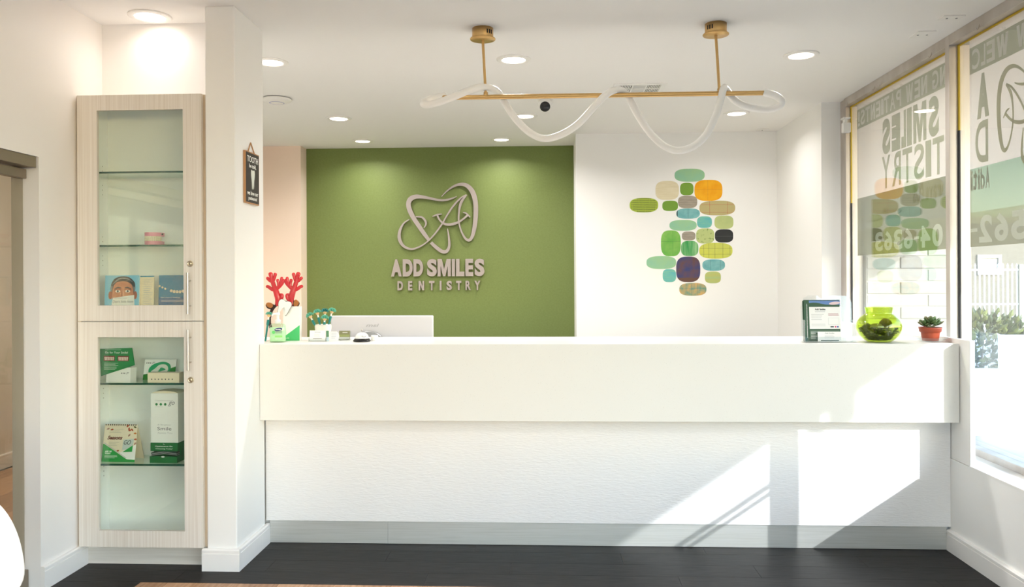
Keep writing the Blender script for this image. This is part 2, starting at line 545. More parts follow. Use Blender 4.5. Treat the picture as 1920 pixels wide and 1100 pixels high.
# ---- left wall, its doorway and the niche for the cabinet
structure('wall_left', MB().box(-2.528, -2.393, 3.6, 4.13, 0, H).box(-2.528, -2.393, 2.35, 3.6, 2.034, H), W_LEFT)
structure('wall_left_front', MB().box(-2.528, -2.393, -2.6, 2.35, 0, H), W_LEFT)
structure('wall_niche', MB().box(-2.64, -1.72, 4.13, 4.27, 0, H), W_LEFT)
structure('wall_pillar', MB().box(-1.719, -1.568, 3.88, 4.272, 0, H, bev=.004, seg=1), W_WALL)
structure('wall_passage', MB().box(-3.05, -2.95, 4.75, 7.975, 0, H), W_WALL)
structure('wall_passage_near', MB().box(-2.64, -2.6, 4.27, 4.7, 0, H).box(-3.05, -2.6, 4.7, 4.75, 0, H), W_WALL)
structure('wall_passage_end', MB().box(-3.05, -2.538, 7.975, 8.3, 0, H), mat('wall_paint_peach', (238, 218, 202), .7))
structure('wall_green', MB().box(-2.538, .257, 8.165, 8.3, 0, H), W_GREEN)
structure('wall_back', MB().box(.257, 2.14, 7.516, 8.3, 0, H), W_WALL)
structure('wall_right_rear', MB().box(2.14, 2.45, 6.31, 8.3, 0, H), W_WALL)
structure('wall_right_low', MB().box(2.12, 2.45, -2.6, 6.31, 0, .487), W_WALL)
structure('wall_other_room', MB().box(-4.4, -4.25, -2.6, 7.2, 0, H), mat('wall_paint_beige', (238, 231, 220), .7))
structure('wall_other_room_end', MB().box(-4.25, -3.05, 7.0, 7.2, 0, H), MATS['wall_paint_beige'])
structure('wall_front_left', MB().box(-4.4, -1.9, -2.6, -2.45, 0, H), W_WALL)
structure('wall_front_right', MB().box(1.9, 2.45, -2.6, -2.45, 0, H).box(-1.9, 1.9, -2.6, -2.45, 2.5, H), W_WALL)

def baseboard(name, F, u0, u1, extra=None):
    """profiled skirting along a wall: body, groove and cap"""
    prof = [(0, 0), (.02, 0), (.02, .086), (.0165, .088), (.0165, .091), (.02, .093), (.02, .104), (.014, .11), (0, .11)]
    mb = MB(); n = len(prof)
    V = [F(u, v, w) for u in (u0, u1) for (w, v) in prof]
    f = [(i, (i + 1) % n, n + (i + 1) % n, n + i) for i in range(n)] + [tuple(range(n)), tuple(range(n, 2 * n))]
    mb.add(V, f)
    return structure(name, mb, W_BASE)
baseboard('baseboard_left', Frame((-2.393, 0, 0), (0, 1, 0), (0, 0, 1), (1, 0, 0)), 3.6, 3.95)
baseboard('baseboard_pillar_front', Frame((0, 3.88, 0)), -1.739, -1.548)
baseboard('baseboard_pillar_side', Frame((-1.568, 0, 0), (0, 1, 0), (0, 0, 1), (1, 0, 0)), 3.879, 4.296)
baseboard('baseboard_right', Frame((2.12, 0, 0), (0, 1, 0), (0, 0, 1), (-1, 0, 0)), -2.45, 4.296)
baseboard('baseboard_other_room', Frame((-4.25, 0, 0), (0, 1, 0), (0, 0, 1), (1, 0, 0)), -2.4, 7.0)
structure('trim_window_board', MB().box(2.124, 2.15, 4.10, 6.31, .489, 1.127, bev=.002, seg=1), W_WALL)
structure('trim_sill', MB().box(2.118, 2.288, -2.45, 4.098, .487, .493).box(2.152, 2.288, 4.0985, 6.2, .487, .493), W_BASE)

# ---- glass door in the left wall
door = thing('door_1', None, None, (-2.465, 2.97, 0), kind='structure')
build('header', MB().box(-2.525, -2.396, 2.36, 3.585, 1.982, 2.033, bev=.002), DOORMETAL, door)
build('top_rail', MB().box(-2.485, -2.447, 2.4, 3.592, 1.932, 1.976, bev=.002), DOORMETAL, door)
build('bottom_rail', MB().box(-2.485, -2.447, 2.4, 3.592, .012, .1, bev=.002), DOORMETAL, door)
build('pane', MB().box(-2.471, -2.461, 2.4, 3.585, .1, 1.932), DOORGLASS, door)
build('floor_closer', MB().box(-2.49, -2.442, 3.46, 3.597, 0, .011), DOORMETAL, door)

# ---- storefront windows on the right: aluminium frame, glass, films
GX = 2.335                                            # the glass sheet
YM = [6.2, 4.60, 3.04, 1.48, -.08, -1.64]             # mullions, far to near
IN, OUT = 2.275, 2.395
wins = []
for i in range(5):
    y1, y0 = YM[i], YM[i + 1]
    w = thing('window_%d' % (i + 1), None, None, (GX, y0, .493), kind='structure')
    wins.append(w)
    a, b_ = y0 + .045, y1
    build('mullion', MB().box(IN, OUT, y0, y0 + .045, .493, H, bev=.002), ALU, w)
    if i == 0:
        build('jamb', MB().box(IN + .013, OUT + .02, 6.2, 6.31, .493, H, bev=.002), ALU, w)
    build('head', MB().box(IN, OUT, a, b_, 2.765, H, bev=.002), ALU, w)
    build('bottom_rail', MB().box(IN, OUT, a, b_, .493, .53, bev=.002), ALU, w)
    build('pane', MB().box(GX - .003, GX + .003, a, b_, .53, 2.765), GLASS, w)
    if i == 2:  # unseen bars added to cast the two thin stripes on the counter front
        build('shadow_rail', MB().box(2.309, 2.326, a, b_, 1.111, 1.131), ALU, w)
        build('shadow_rail', MB().box(2.309, 2.326, a, b_, 1.070, 1.084), ALU, w)
    if i < 2:
        # gasket line between frame and glass, yellow above, black below
        gz = 2.02 if i == 0 else 2.28
        g = MB().box(GX - .012, GX - .0035, a, b_, 2.755, 2.764).box(GX - .012, GX - .0035, a, a + .008, gz, 2.755).box(GX - .012, GX - .0035, b_ - .012, b_, gz if i else 2.02, 2.755)
        build('gasket', g, YELLOW, w)
        g = MB().box(GX - .013, GX - .0035, a, a + .009, .53, gz).box(GX - .013, GX - .0035, b_ - .012, b_, .53, gz if i else 2.02)
        build('gasket', g, BLACKRUB, w)
FX = GX + .0045                                       # films lie on the outer face of the glass
WF = Frame((FX, 0, 0), (0, 1, 0), (0, 0, 1), (1, 0, 0))
for i in range(3):
    a, b_ = YM[i + 1] + .045, YM[i]
    e = b_ - (.09 if i == 0 else .095)
    w = wins[i]
    build('white_film', MB().fbox(WF, a, e, 2.045, 2.57, .0008, .0013), FILM_W, w)
    build('top_band_film', MB().fbox(WF, a, e, 2.57, 2.716, .0008, .0013), FILM_S, w)
    build('upper_edge_film', MB().fbox(WF, a, e, 2.716, 2.762, .0008, .0013), FILM_W, w)
    build('tint_film', MB().fbox(WF, a, e, 1.804, 2.045, .0008, .0013), FILM_T, w)
    if i < 2:
        build('phone_band_film', MB().fbox(WF, a, e, 1.614, 1.804, .0008, .0013), FILM_B, w)

def win_letters(txt, y0, y1, z0, z1, m, bold=0.0, name='lettering'):
    """lettering read from outside, set letter by letter along the window, kept clear of the mullions"""
    n = len(txt)
    wts = [.45 if c in ' IiLl.-!' else 1.15 if c in 'MW' else .85 for c in txt]
    tot = sum(wts); y = y0
    per = {0: MB(), 1: MB()}
    for c, wt in zip(txt, wts):
        ww = (y1 - y0) * wt / tot
        if c != ' ':
            ya, yb = y + ww * .08, y + ww * .92
            for i in (0, 1):
                if ya > YM[i + 1] + .045 and yb < YM[i] - .085:
                    lo, hi = (z0, z1) if c.isupper() or c.isdigit() or c in 'dtlhbi!' else (z0, z0 + (z1 - z0) * .74)
                    if c == '-':
                        lo, hi = z0 + (z1 - z0) * .42, z0 + (z1 - z0) * .55
                    if c == '.':
                        hi = z0 + (z1 - z0) * .14
                    per[i].text(c, WF, ya, lo, hi - lo, 0, .0005, 0, width=yb - ya, bold=min(bold, .05) if c == 'S' else bold)
        y += ww
    for i in (0, 1):
        if per[i].v:
            build(name, per[i], m, wins[i])
win_letters('NOW WELCOMING NEW PATIENTS!', 3.76, 6.10, 2.588, 2.70, FILM_L, .022)
win_letters('A', 4.30, 4.44, 2.307, 2.549, FILM_S, .085)
win_letters('SMILES', 4.84, 5.67, 2.303, 2.549, FILM_S, .085)
win_letters('D', 4.31, 4.46, 2.066, 2.292, FILM_S, .015)
win_letters('TISTRY', 4.78, 5.68, 2.066, 2.292, FILM_S, .015)
win_letters('Aditi', 4.305, 4.50, 1.925, 2.035, FILM_N, .02)
win_letters('arava DDS', 4.78, 5.20, 1.925, 2.035, FILM_N, .02)
win_letters('562-', 3.98, 4.505, 1.634, 1.782, FILM_P, .035)
win_letters('04-6363', 4.80, 5.80, 1.634, 1.77, FILM_P, .035)
win_letters('smile.com', 5.35, 6.10, 1.85, 1.93, FILM_B, .0)

# ---- outside: ground, porch roof, brick wing, fence, planting
structure('ground', MB().box(2.46, 40, -25, 45, -.16, -.06), CONC)
porch = structure('roof_porch', MB().box(2.46, 4.55, -12, 14, 2.87, 3.1), mat('porch_soffit', (216, 210, 198), .8))
build('shadow_block', MB().box(4.47, 4.55, .78, .86, 2.74, 2.87), ALU, porch)  # unseen block added under the eave to cast the notch in the sun patch
bw = structure('wall_brick_wing', MB().box(2.42, 3.2, 6.156, 6.4, -.06, 2.87), MORTAR)
bproto = {}
bl, bh = .49, .096
for r in range(22):
    z0 = .84 + r * bh
    x = 2.43 - (bl * .5 if r % 2 else .04)
    while x < 3.18:
        xa, xb = max(x, 2.425), min(x + bl - .008, 3.19)
        if xb - xa > .05:
            o = build('brick', MB().box(xa, xb, 6.148 + random.random() * .005, 6.169, z0 + .0035, z0 + bh - .0035, bev=.005, seg=1), random.choice(BRICK), bw)
        x += bl

t = thing('iron_fence', 'white iron picket fence with pointed tops far beyond the right pane', 'fence', (10, 18, -.06))
for z in (.84, 1.60):
    build('rail', MB().box(8.9, 10.45, 17.985, 18.015, z - .02, z + .02), mat('fence_white', (232, 232, 226), .5), t)
for k in range(15):
    x = 8.95 + k * .1
    build('picket', MB().box(x - .012, x + .012, 17.988, 18.012, -.06, 1.66).lathe([(.012, 0), (.026, .03), (.0, .09)], (x, 18, 1.66), 6), MATS['fence_white'], t)
build('post', MB().box(10.38, 10.47, 17.95, 18.05, -.06, 1.72), mat('fence_post_grey', (168, 160, 140), .7), t)
t = thing('neighbour_building', 'beige stucco house far behind the white iron fence', 'building', (13, 24, -.06))
build('wall', MB().box(8.5, 18, 24, 30, -.06, 3.0), STUCCO, t)
build('roof', MB().box(8.2, 18.3, 23.6, 30.3, 3.0, 3.2), mat('roof_pale', (214, 206, 190), .8), t)
f = build('window', ring(Frame((0, 24, 0)), (12.65, 13.35, 1.5, 2.1), (12.75, 13.25, 1.6, 2.0), -.01, .05), mat('far_frame', (176, 172, 158), .6), t)
build('pane', MB().box(12.75, 13.25, 23.99, 24.0, 1.6, 2.0), mat('far_pane', (150, 150, 142), .2), f)
def leafy(name, label, cat, c, r, n, size, mats, stuff=True):
    t = thing(name, label, cat, c)
    st = MB()
    for k in range(9):
        a = random.random() * 6.28
        st.tube([(c[0], c[1], c[2]), (c[0] + r[0] * .4 * math.cos(a), c[1] + r[1] * .4 * math.sin(a), c[2] + r[2] * .7), (c[0] + r[0] * .8 * math.cos(a), c[1] + r[1] * .8 * math.sin(a), c[2] + r[2] * 1.5)], [.012, .008, .004], 5)
    tag(build('stem', st, BARK, t), kind='stuff')
    mb = MB()
    for k in range(n):
        while True:
            p = Vector((random.uniform(-1, 1), random.uniform(-1, 1), random.uniform(-1, 1)))
            if p.length < 1: break
        p = p.normalized() * (p.length ** .5)
        q = Vector((c[0] + p.x * r[0], c[1] + p.y * r[1], c[2] + r[2] * (1 + p.z)))
        d = (p + Vector((random.uniform(-.8, .8), random.uniform(-.8, .8), random.uniform(-.2, 1)))).normalized()
        sd = d.cross(Vector((random.random(), random.random(), random.random() + .1))).normalized()
        nn = d.cross(sd)
        L_, W_ = size * random.uniform(.7, 1.2), size * .24
        mb.add([q, q + d * L_ * .45 + sd * W_, q + d * L_, q + d * L_ * .45 - sd * W_, q + d * L_ * .5 + nn * W_ * .3], [(0, 1, 4), (1, 2, 4), (2, 3, 4), (3, 0, 4)], random.choice([0, 0, 1]))
    tag(build('foliage', mb, mats, t, fix=False), kind='stuff')
    return t
leafy('shrub', 'leafy green shrub growing outside beyond the low white planter wall', 'shrub', (4.55, 8.6, .1), (.62, .45, .48), 1500, .1, [LEAF, LEAFL])
mb = MB().box(3.9, 4.36, 7.7, 7.9, -.06, .56).box(4.36, 6.2, 7.7, 7.9, -.06, .885)
tag(build('planter_wall', mb, WSTUCCO), 'low stepped white stucco wall outside in front of the green shrub', 'planter wall')
# glazed front of the room behind the camera
w = thing('window_6', None, None, (0, -2.52, 0), kind='structure')
for x in (-1.9, -.65, .6, 1.85):
    build('mullion', MB().box(x, x + .05, -2.58, -2.46, .0, 2.5), ALU, w)
build('pane', MB().box(-1.85, 1.85, -2.523, -2.517, .02, 2.5), GLASS, w)
structure('ground_front', MB().box(-20, 2.45, -25, -2.62, -.16, -.06), CONC)

# =================================================================== CEILING FIXTURES
def downlight(x, y, label, r=.107, k=1.0):
    t = thing('recessed_downlight', label, 'ceiling light', (x, y, H), 'recessed downlights')
    build('trim', MB().lathe([(r, 0), (r, -.004), (r - .006, -.007), (r * .72, -.009), (r * .68, -.004), (r * .68, 0)], (x, y, H), 36), W_BASE, t)
    build('lens', MB().lathe([(r * .675, 0), (r * .675, -.006), (r * .5, -.0075), (0, -.008)], (x, y, H), 32), LENS, t)
    ld = bpy.data.lights.new('lamp', 'AREA'); ld.shape = 'DISK'; ld.size = r * 1.3; ld.energy = LAMP_W * k; ld.color = (1.0, .97, .94); ld.spread = math.radians(150)
    lo = bpy.data.objects.new('lamp', ld); COL.objects.link(lo); lo.parent = t; lo.location = (0, 0, -.012)
    return t
downlight(-2.064, 4.005, 'round recessed downlight above the tall display cabinet', k=.03)
downlight(-1.744, 4.894, 'round recessed downlight half hidden behind the white pillar', k=.6)
downlight(-.216, 4.933, 'round recessed downlight just right of the left brass ceiling canopy', k=.85)
downlight(1.56, 4.954, 'round recessed downlight nearest the window, right of the brass canopy')
downlight(-1.782, 6.635, 'round recessed downlight in the second row, left of the dome camera')
downlight(-.199, 6.649, 'round recessed downlight behind the first dip of the rope light')
downlight(1.568, 6.667, 'round recessed downlight under the right end loop of the rope light', k=.32)
downlight(-1.838, 7.735, 'small far downlight close to the green wall, left one of two', .1, .42)
downlight(-.464, 7.749, 'small far downlight close to the green wall, right one of two', .1, .42)
FILL_LAMPS = [(-1.3, 1.6), (.3, 1.6), (1.4, 1.6), (-1.3, -.6), (.3, -.6), (1.4, -.6)]  # lamps out of view, added to fill the room with light
for i, (x, y) in enumerate(FILL_LAMPS):
    downlight(x, y, 'unseen fill downlight added over the waiting area, ' + ['near the left wall and the counter', 'midway along the counter', 'near the window and the counter', 'near the left wall at the glazed front', 'midway at the glazed front', 'by the window at the glazed front'][i], k=.8 if i == 0 else .35)
downlight(-3.5, 4.6, 'unseen downlight added to light the room behind the glass door', k=1.3)  # unseen lamp added to brighten the view through the glass door

t = thing('wifi_access_point', 'white disc shaped access point on the ceiling beside the pillar', 'access point', (-2.049, 5.872, H))
build('base_plate', MB().lathe([(.10, 0), (.10, -.008)], (-2.049, 5.872, H), 32), GREY_PL, t)
build('dome', MB().lathe([(.108, -.008), (.112, -.012), (.106, -.02), (.075, -.033), (.04, -.04), (0, -.041)], (-2.049, 5.872, H), 40), WHITE_PL, t)
build('light_ring', MB().lathe([(.049, -.0375), (.052, -.0385), (.055, -.0372)], (-2.049, 5.872, H), 36), mat('ring_blue', (110, 110, 190), .4), t)

t = thing('dome_camera', 'small white dome camera with black lens on the ceiling behind the brass bar', 'camera', (-.025, 5.95, H))
build('mount', MB().lathe([(.066, 0), (.066, -.018), (.06, -.024), (.05, -.026)], (-.025, 5.95, H), 32), WHITE_PL, t)
build('eyeball', MB().lathe([(.0, -.02), (.035, -.024), (.052, -.045), (.054, -.066), (.046, -.09), (.03, -.104), (0, -.11)], (-.025, 5.95, H), 32), WHITE_PL, t)
Rm = Matrix.Rotation(math.radians(-62), 4, 'X')
build('lens', MB().lathe([(.037, .03), (.039, .043), (.03, .052), (.0, .056)], (-.025, 5.95, H - .066), 28, T=Matrix.Rotation(math.radians(118), 4, 'X')), BLACK_PL, t)

t = thing('air_vent', 'white square ceiling air vent with slotted grille behind the brass bar', 'vent', (.65, 5.74, H))
VF = Frame((.65, 5.74, H), (1, 0, 0), (0, 1, 0), (0, 0, -1))
build('frame', ring(VF, (-.185, .185, -.15, .15), (-.15, .15, -.115, .115), 0, .008), WHITE_PL, t)
build('backing', MB().fbox(VF, -.15, .15, -.115, .115, 0, .0015), mat('vent_dark', (58, 56, 52), .8), t)
build('divider', MB().fbox(VF, -.055, -.045, -.115, .115, .0015, .007), WHITE_PL, t)
build('divider', MB().fbox(VF, .045, .055, -.115, .115, .0015, .007), WHITE_PL, t)
build('divider', MB().fbox(VF, -.15, .15, -.006, .006, .0016, .0072), WHITE_PL, t)
for k in range(8):
    for sx in (-1, 1):
        u = sx * (.064 + k * .0115)
        build('slat', MB().fbox(VF, u - .0028, u + .0028, -.115, .115, .0015, .006), WHITE_PL, t)
for k in range(14):
    v = -.108 + k * .0166
    build('slat', MB().fbox(VF, -.045, .045, v - .0036, v + .0036, .0015, .006), WHITE_PL, t)

def plate(name, x0, x1, y0, y1, label, dots):
    t = thing(name, label, 'ceiling plate', ((x0 + x1) / 2, (y0 + y1) / 2, H))
    build('cover', MB().box(x0, x1, y0, y1, H - .006, H, bev=.0015), WHITE_PL, t)
    for dx in dots:
        build('screw', MB().lathe([(.006, 0), (.006, -.002), (0, -.003)], (dx, (y0 + y1) / 2, H - .006), 10), GREY_PL, t)
plate('cover_plate', 2.065, 2.165, 4.51, 4.63, 'flat white cover plate on the ceiling by the window, farther one of the pair', [2.09, 2.14])
plate('cover_plate', 2.08, 2.19, 4.25, 4.32, 'flat white cover plate on the ceiling by the window, nearer one of the pair', [2.11, 2.16])
plate('sprinkler_cover', 1.93, 2.03, 7.38, 7.47, 'thin white sprinkler cover on the ceiling in the far right corner', [1.98])

# ---- pendant
t = thing('pendant_light', 'brass bar pendant with a white rope tube looped around it', 'pendant light', (.29, 4.32, H))
for x in (-.358, .907):
    c = build('canopy', MB().lathe([(.058, 0), (.058, -.052), (.056, -.054), (.069, -.055), (.07, -.058), (.069, -.061), (.0, -.062)], (x, 4.32, H), 40), BRASS, t)
    side = 1 if x < 0 else -1
    for k in range(3):
        a = math.radians(-90 + side * (30 + k * 14))
        px, py = x + .0585 * math.cos(a), 4.32 + .0585 * math.sin(a)
        d = Vector((math.cos(a), math.sin(a), 0)); s_ = Vector((-d.y, d.x, 0))
        build('slot', MB().fbox(Frame((px, py, H - .027), s_, (0, 0, 1), d), -.004, .004, -.011, .011, -.002, .0006), BRASS_D, c)
for x, xb in ((-.358, -.343), (.907, .925)):
    build('rod', MB().tube([(x, 4.32, H - .06), (xb, 4.32, 2.455)], .0075, 14).lathe([(.012, -.012), (.012, .012)], (xb, 4.32, 2.462), 14), BRASS, t)
build('bar', MB().tube([(-.581, 4.32, 2.449), (1.161, 4.32, 2.447)], .0128, 20, caps=True), BRASS, t)
rope = [(-0.571, 4.32, 2.457), (-0.634, 4.37, 2.46), (-0.68, 4.37, 2.443), (-0.688, 4.32, 2.416), (-0.657, 4.285, 2.403), (-0.593, 4.27, 2.414), (-0.507, 4.27, 2.444), (-0.418, 4.28, 2.482), (-0.357, 4.31, 2.5), (-0.301, 4.35, 2.497), (-0.261, 4.365, 2.462), (-0.227, 4.36, 2.401), (-0.173, 4.34, 2.321), (-0.098, 4.32, 2.247), (-0.023, 4.3, 2.213), (0.061, 4.285, 2.228), (0.156, 4.275, 2.282), (0.24, 4.27, 2.369), (0.298, 4.275, 2.43), (0.349, 4.305, 2.468), (0.403, 4.34, 2.475), (0.442, 4.365, 2.442), (0.484, 4.365, 2.359), (0.55, 4.34, 2.247), (0.62, 4.32, 2.172), (0.69, 4.3, 2.139), (0.771, 4.285, 2.155), (0.841, 4.275, 2.215), (0.892, 4.27, 2.313), (0.92, 4.275, 2.396), (0.945, 4.305, 2.473), (0.975, 4.35, 2.465), (1.007, 4.365, 2.429), (1.071, 4.37, 2.389), (1.173, 4.36, 2.366), (1.232, 4.33, 2.369), (1.253, 4.31, 2.394), (1.222, 4.31, 2.428), (1.161, 4.32, 2.449)]
build('rope_tube', MB().tube(catmull(rope, 6), .0195, 14), TUBE, t)

# =================================================================== SIGN ON THE GREEN WALL
sg = thing('wall_sign', 'raised champagne logo sign with tooth emblem and ADD SMILES DENTISTRY letters on green wall', 'sign', (-1.16, 8.165, 1.33))
SF = Frame((-1.824, 8.165, 2.584))                    # sign sheet: drawing units below are 1/828 m from its top left corner
SU = 1.328 / 1100.0
SV = 1.338 / 1100.0
def sx(p):
    return [(a * SU, -b * SV, w * SU) for a, b, w in p]
STROKES = [
 [(722, 226, 6), (690, 240, 11), (640, 254, 16), (580, 258, 18), (500, 243, 21), (430, 229, 27), (370, 225, 36), (322, 245, 42), (303, 290, 40), (318, 350, 40), (352, 415, 38), (400, 487, 36), (440, 545, 33), (480, 598, 26)],
 [(497, 618, 26), (540, 658, 30), (592, 694, 30), (632, 692, 28), (654, 650, 22), (652, 580, 16), (640, 500, 7)],
 [(590, 227, 7), (640, 178, 12), (700, 138, 18), (762, 124, 27), (815, 140, 36), (858, 192, 42), (882, 280, 40), (884, 390, 38), (872, 495, 34), (850, 575, 28), (822, 600, 24), (790, 580, 18), (758, 520, 14), (738, 440, 13), (741, 350, 15), (760, 275, 22), (806, 213, 14)],
 [(798, 215, 8), (750, 246, 14), (690, 310, 15), (635, 390, 13), (592, 462, 13), (530, 545, 13), (468, 608, 11), (400, 652, 13), (325, 672, 16), (258, 645, 22), (224, 585, 28), (228, 515, 22), (262, 452, 13), (310, 420, 8)],
 [(362, 398, 8), (415, 400, 15), (446, 428, 18), (454, 462, 14), (436, 493, 7)],
 [(552, 384, 16), (575, 428, 15), (612, 458, 19), (660, 466, 22), (720, 452, 20), (770, 425, 15), (812, 388, 18)],
 [(511, 396, 8), (550, 381, 13), (592, 376, 8)],
 [(774, 362, 6), (802, 372, 13), (836, 406, 10)],
]
for i, s in enumerate(STROKES):
    build('emblem_stroke', MB().ribbon(sx(s), SF, .008, .026 + i * .0005), W_SIGN, sg)
for ch, a, b_ in [('A', 150, 243), ('D', 252, 338), ('D', 345, 428), ('S', 462, 547), ('M', 553, 667), ('I', 676, 703), ('L', 712, 784), ('E', 793, 860), ('S', 872, 957)]:
    build('letter', MB().text(ch, SF, a * SU, -906 * SV, 148 * SV, .008, .03, width=(b_ - a) * SU, bold=.05 if ch in 'SE' else .062), W_SIGN, sg)
for ch, a, b_ in [('D', 205, 252), ('E', 297, 333), ('N', 388, 436), ('T', 478, 524), ('I', 570, 586), ('S', 630, 675), ('T', 712, 757), ('R', 793, 838), ('Y', 870, 920)]:
    build('letter', MB().text(ch, SF, a * SU, -1025 * SV, 80 * SV, .008, .026, width=(b_ - a) * SU, bold=.03 if ch in 'NR' else .045), W_SIGN, sg)

for i, s in enumerate(STROKES):                       # the same emblem as film lettering on the near window pane, read from outside
    build('emblem_film', MB().ribbon([(4.24 - (905 - a) * .00087, 2.52 - (b_ - 115) * .00087, w * .0009) for a, b_, w in s], WF, 0, .0005), FILM_E, wins[1])

# =================================================================== WALL DECALS
def decal_mat(name, c1, c2=None, kind='cloud', c3=None, scale=6.0):
    m = mat(name, c1, .6, spec=.2)
    nt, b, N, L = nodes_of(m)
    if kind == 'cloud' and c2:
        add_noise(m, c1, c2, nscale=scale, detail=6, lo=.35, hi=.65)
    elif kind == 'streak':
        add_noise(m, c1, c2, scale=(1.5, 1, 14), nscale=scale, detail=6, lo=.35, hi=.7)
    elif kind == 'upright':
        add_noise(m, c1, c2, scale=(14, 1, 1.5), nscale=scale, detail=6, lo=.35, hi=.7)
    elif kind == 'speck':
        add_noise(m, c2, c1, nscale=scale, detail=8, lo=.34, hi=.44)
    return m
DF = Frame((.611, 7.516, 2.571))
DU, DV = 1.290 / 1059.0, 1.368 / 1100.0
SEAF = decal_mat('seafoam', (140, 190, 160), (160, 196, 140))
OLIVE = decal_mat('moss_green', (112, 152, 60), (122, 158, 58))
GRAYP = decal_mat('warm_grey_grain', (170, 160, 144), (150, 140, 126), 'streak', scale=9)
AQUA = decal_mat('aqua_wash', (96, 176, 180), (130, 190, 160), 'streak', scale=6)
BLUEG = decal_mat('dusty_blue', (104, 164, 166), (134, 188, 186), 'cloud', scale=14)
SAGE = decal_mat('pale_sage', (184, 194, 130), (170, 184, 122), 'cloud', scale=10)
SAGES = decal_mat('speckled_sage', (182, 194, 128), (120, 140, 80), 'speck', scale=34)
LINE_K = mat('decal_line_dark', (44, 54, 40), .6)
LINE_R = mat('decal_line_red', (176, 70, 56), .6)
LINE_G = mat('decal_line_green', (84, 140, 60), .6)
DECALS = [
 (472, 703, 72, 171, SEAF, 'long seafoam oval decal topmost on the white wall', None),
 (325, 505, 163, 307, decal_mat('cream_wash', (222, 212, 182), (214, 202, 166), 'streak', scale=5), 'pale cream rounded decal at upper left, almost wall coloured', None),
 (514, 617, 178, 273, OLIVE, 'small moss green rounded square decal between cream and orange ones', None),
 (624, 838, 158, 317, decal_mat('orange_wash', (240, 176, 34), (232, 156, 20), 'cloud', scale=9), 'large bright orange rounded decal at upper right', 'cross_o'),
 (125, 345, 290, 400, mat('lime', (166, 186, 60), .6), 'lime green oval decal with dark woven dashes, farthest left', 'weave'),
 (377, 497, 313, 391, OLIVE, 'small flat moss green oval decal under the cream one', None),
 (498, 645, 276, 371, GRAYP, 'warm grey wood grained oval decal below the small green square', 'streaks'),
 (661, 935, 316, 427, decal_mat('tan_wash', (180, 172, 120), (186, 166, 118), 'streak', scale=4), 'long tan oval decal with thin red lines', 'red'),
 (484, 665, 373, 451, BLUEG, 'dusty blue oval decal with dark left edge', 'blue'),
 (643, 757, 434, 522, AQUA, 'aqua streaked round decal right of the long seafoam oval', None),
 (776, 921, 429, 531, SAGE, 'pale sage round decal directly above the black one', None),
 (431, 640, 460, 542, SEAF, 'long seafoam oval decal in the middle row above big green', None),
 (365, 517, 538, 735, decal_mat('leaf_wash', (104, 172, 76), (136, 186, 92), 'cloud', scale=10), 'tall bright green rounded decal, biggest of the greens', 'cross_g'),
 (526, 630, 548, 616, GRAYP, 'small warm grey oval decal beside the tall bright green one', 'streaks'),
 (635, 775, 525, 640, SAGES, 'speckled sage round decal left of the black one', None),
 (779, 919, 533, 633, mat('decal_black', (30, 32, 32), .55), 'black rounded oval decal near the right edge', 'grey'),
 (519, 652, 619, 734, decal_mat('emerald_wash', (48, 146, 76), (150, 196, 140), 'upright', scale=2), 'emerald green watercolour rounded decal beside tall green one', None),
 (658, 913, 635, 755, decal_mat('yellow_wash', (206, 208, 88), (194, 200, 100), 'cloud', scale=8), 'yellow oval decal divided into tiles by dark lines', 'tiles'),
 (252, 481, 733, 831, SEAF, 'long seafoam oval decal at lower left', None),
 (481, 666, 738, 931, decal_mat('indigo_rust', (62, 70, 118), (104, 76, 72), 'cloud', scale=12), 'large indigo and rust rounded square decal', 'indigo'),
 (682, 855, 760, 847, BLUEG, 'dusty blue oval decal under the yellow tiled one', 'blue2'),
 (377, 480, 832, 931, AQUA, 'small aqua rounded decal left of the indigo one', None),
 (701, 823, 852, 941, decal_mat('sage_gold', (168, 190, 130), (196, 184, 90), 'streak', scale=2), 'small sage decal with golden tint at lower right', None),
 (504, 712, 938, 1035, decal_mat('patchwork', (112, 152, 132), (206, 166, 104), 'cloud', scale=22), 'mottled teal and tan oval decal, lowest of all', 'patch'),
]
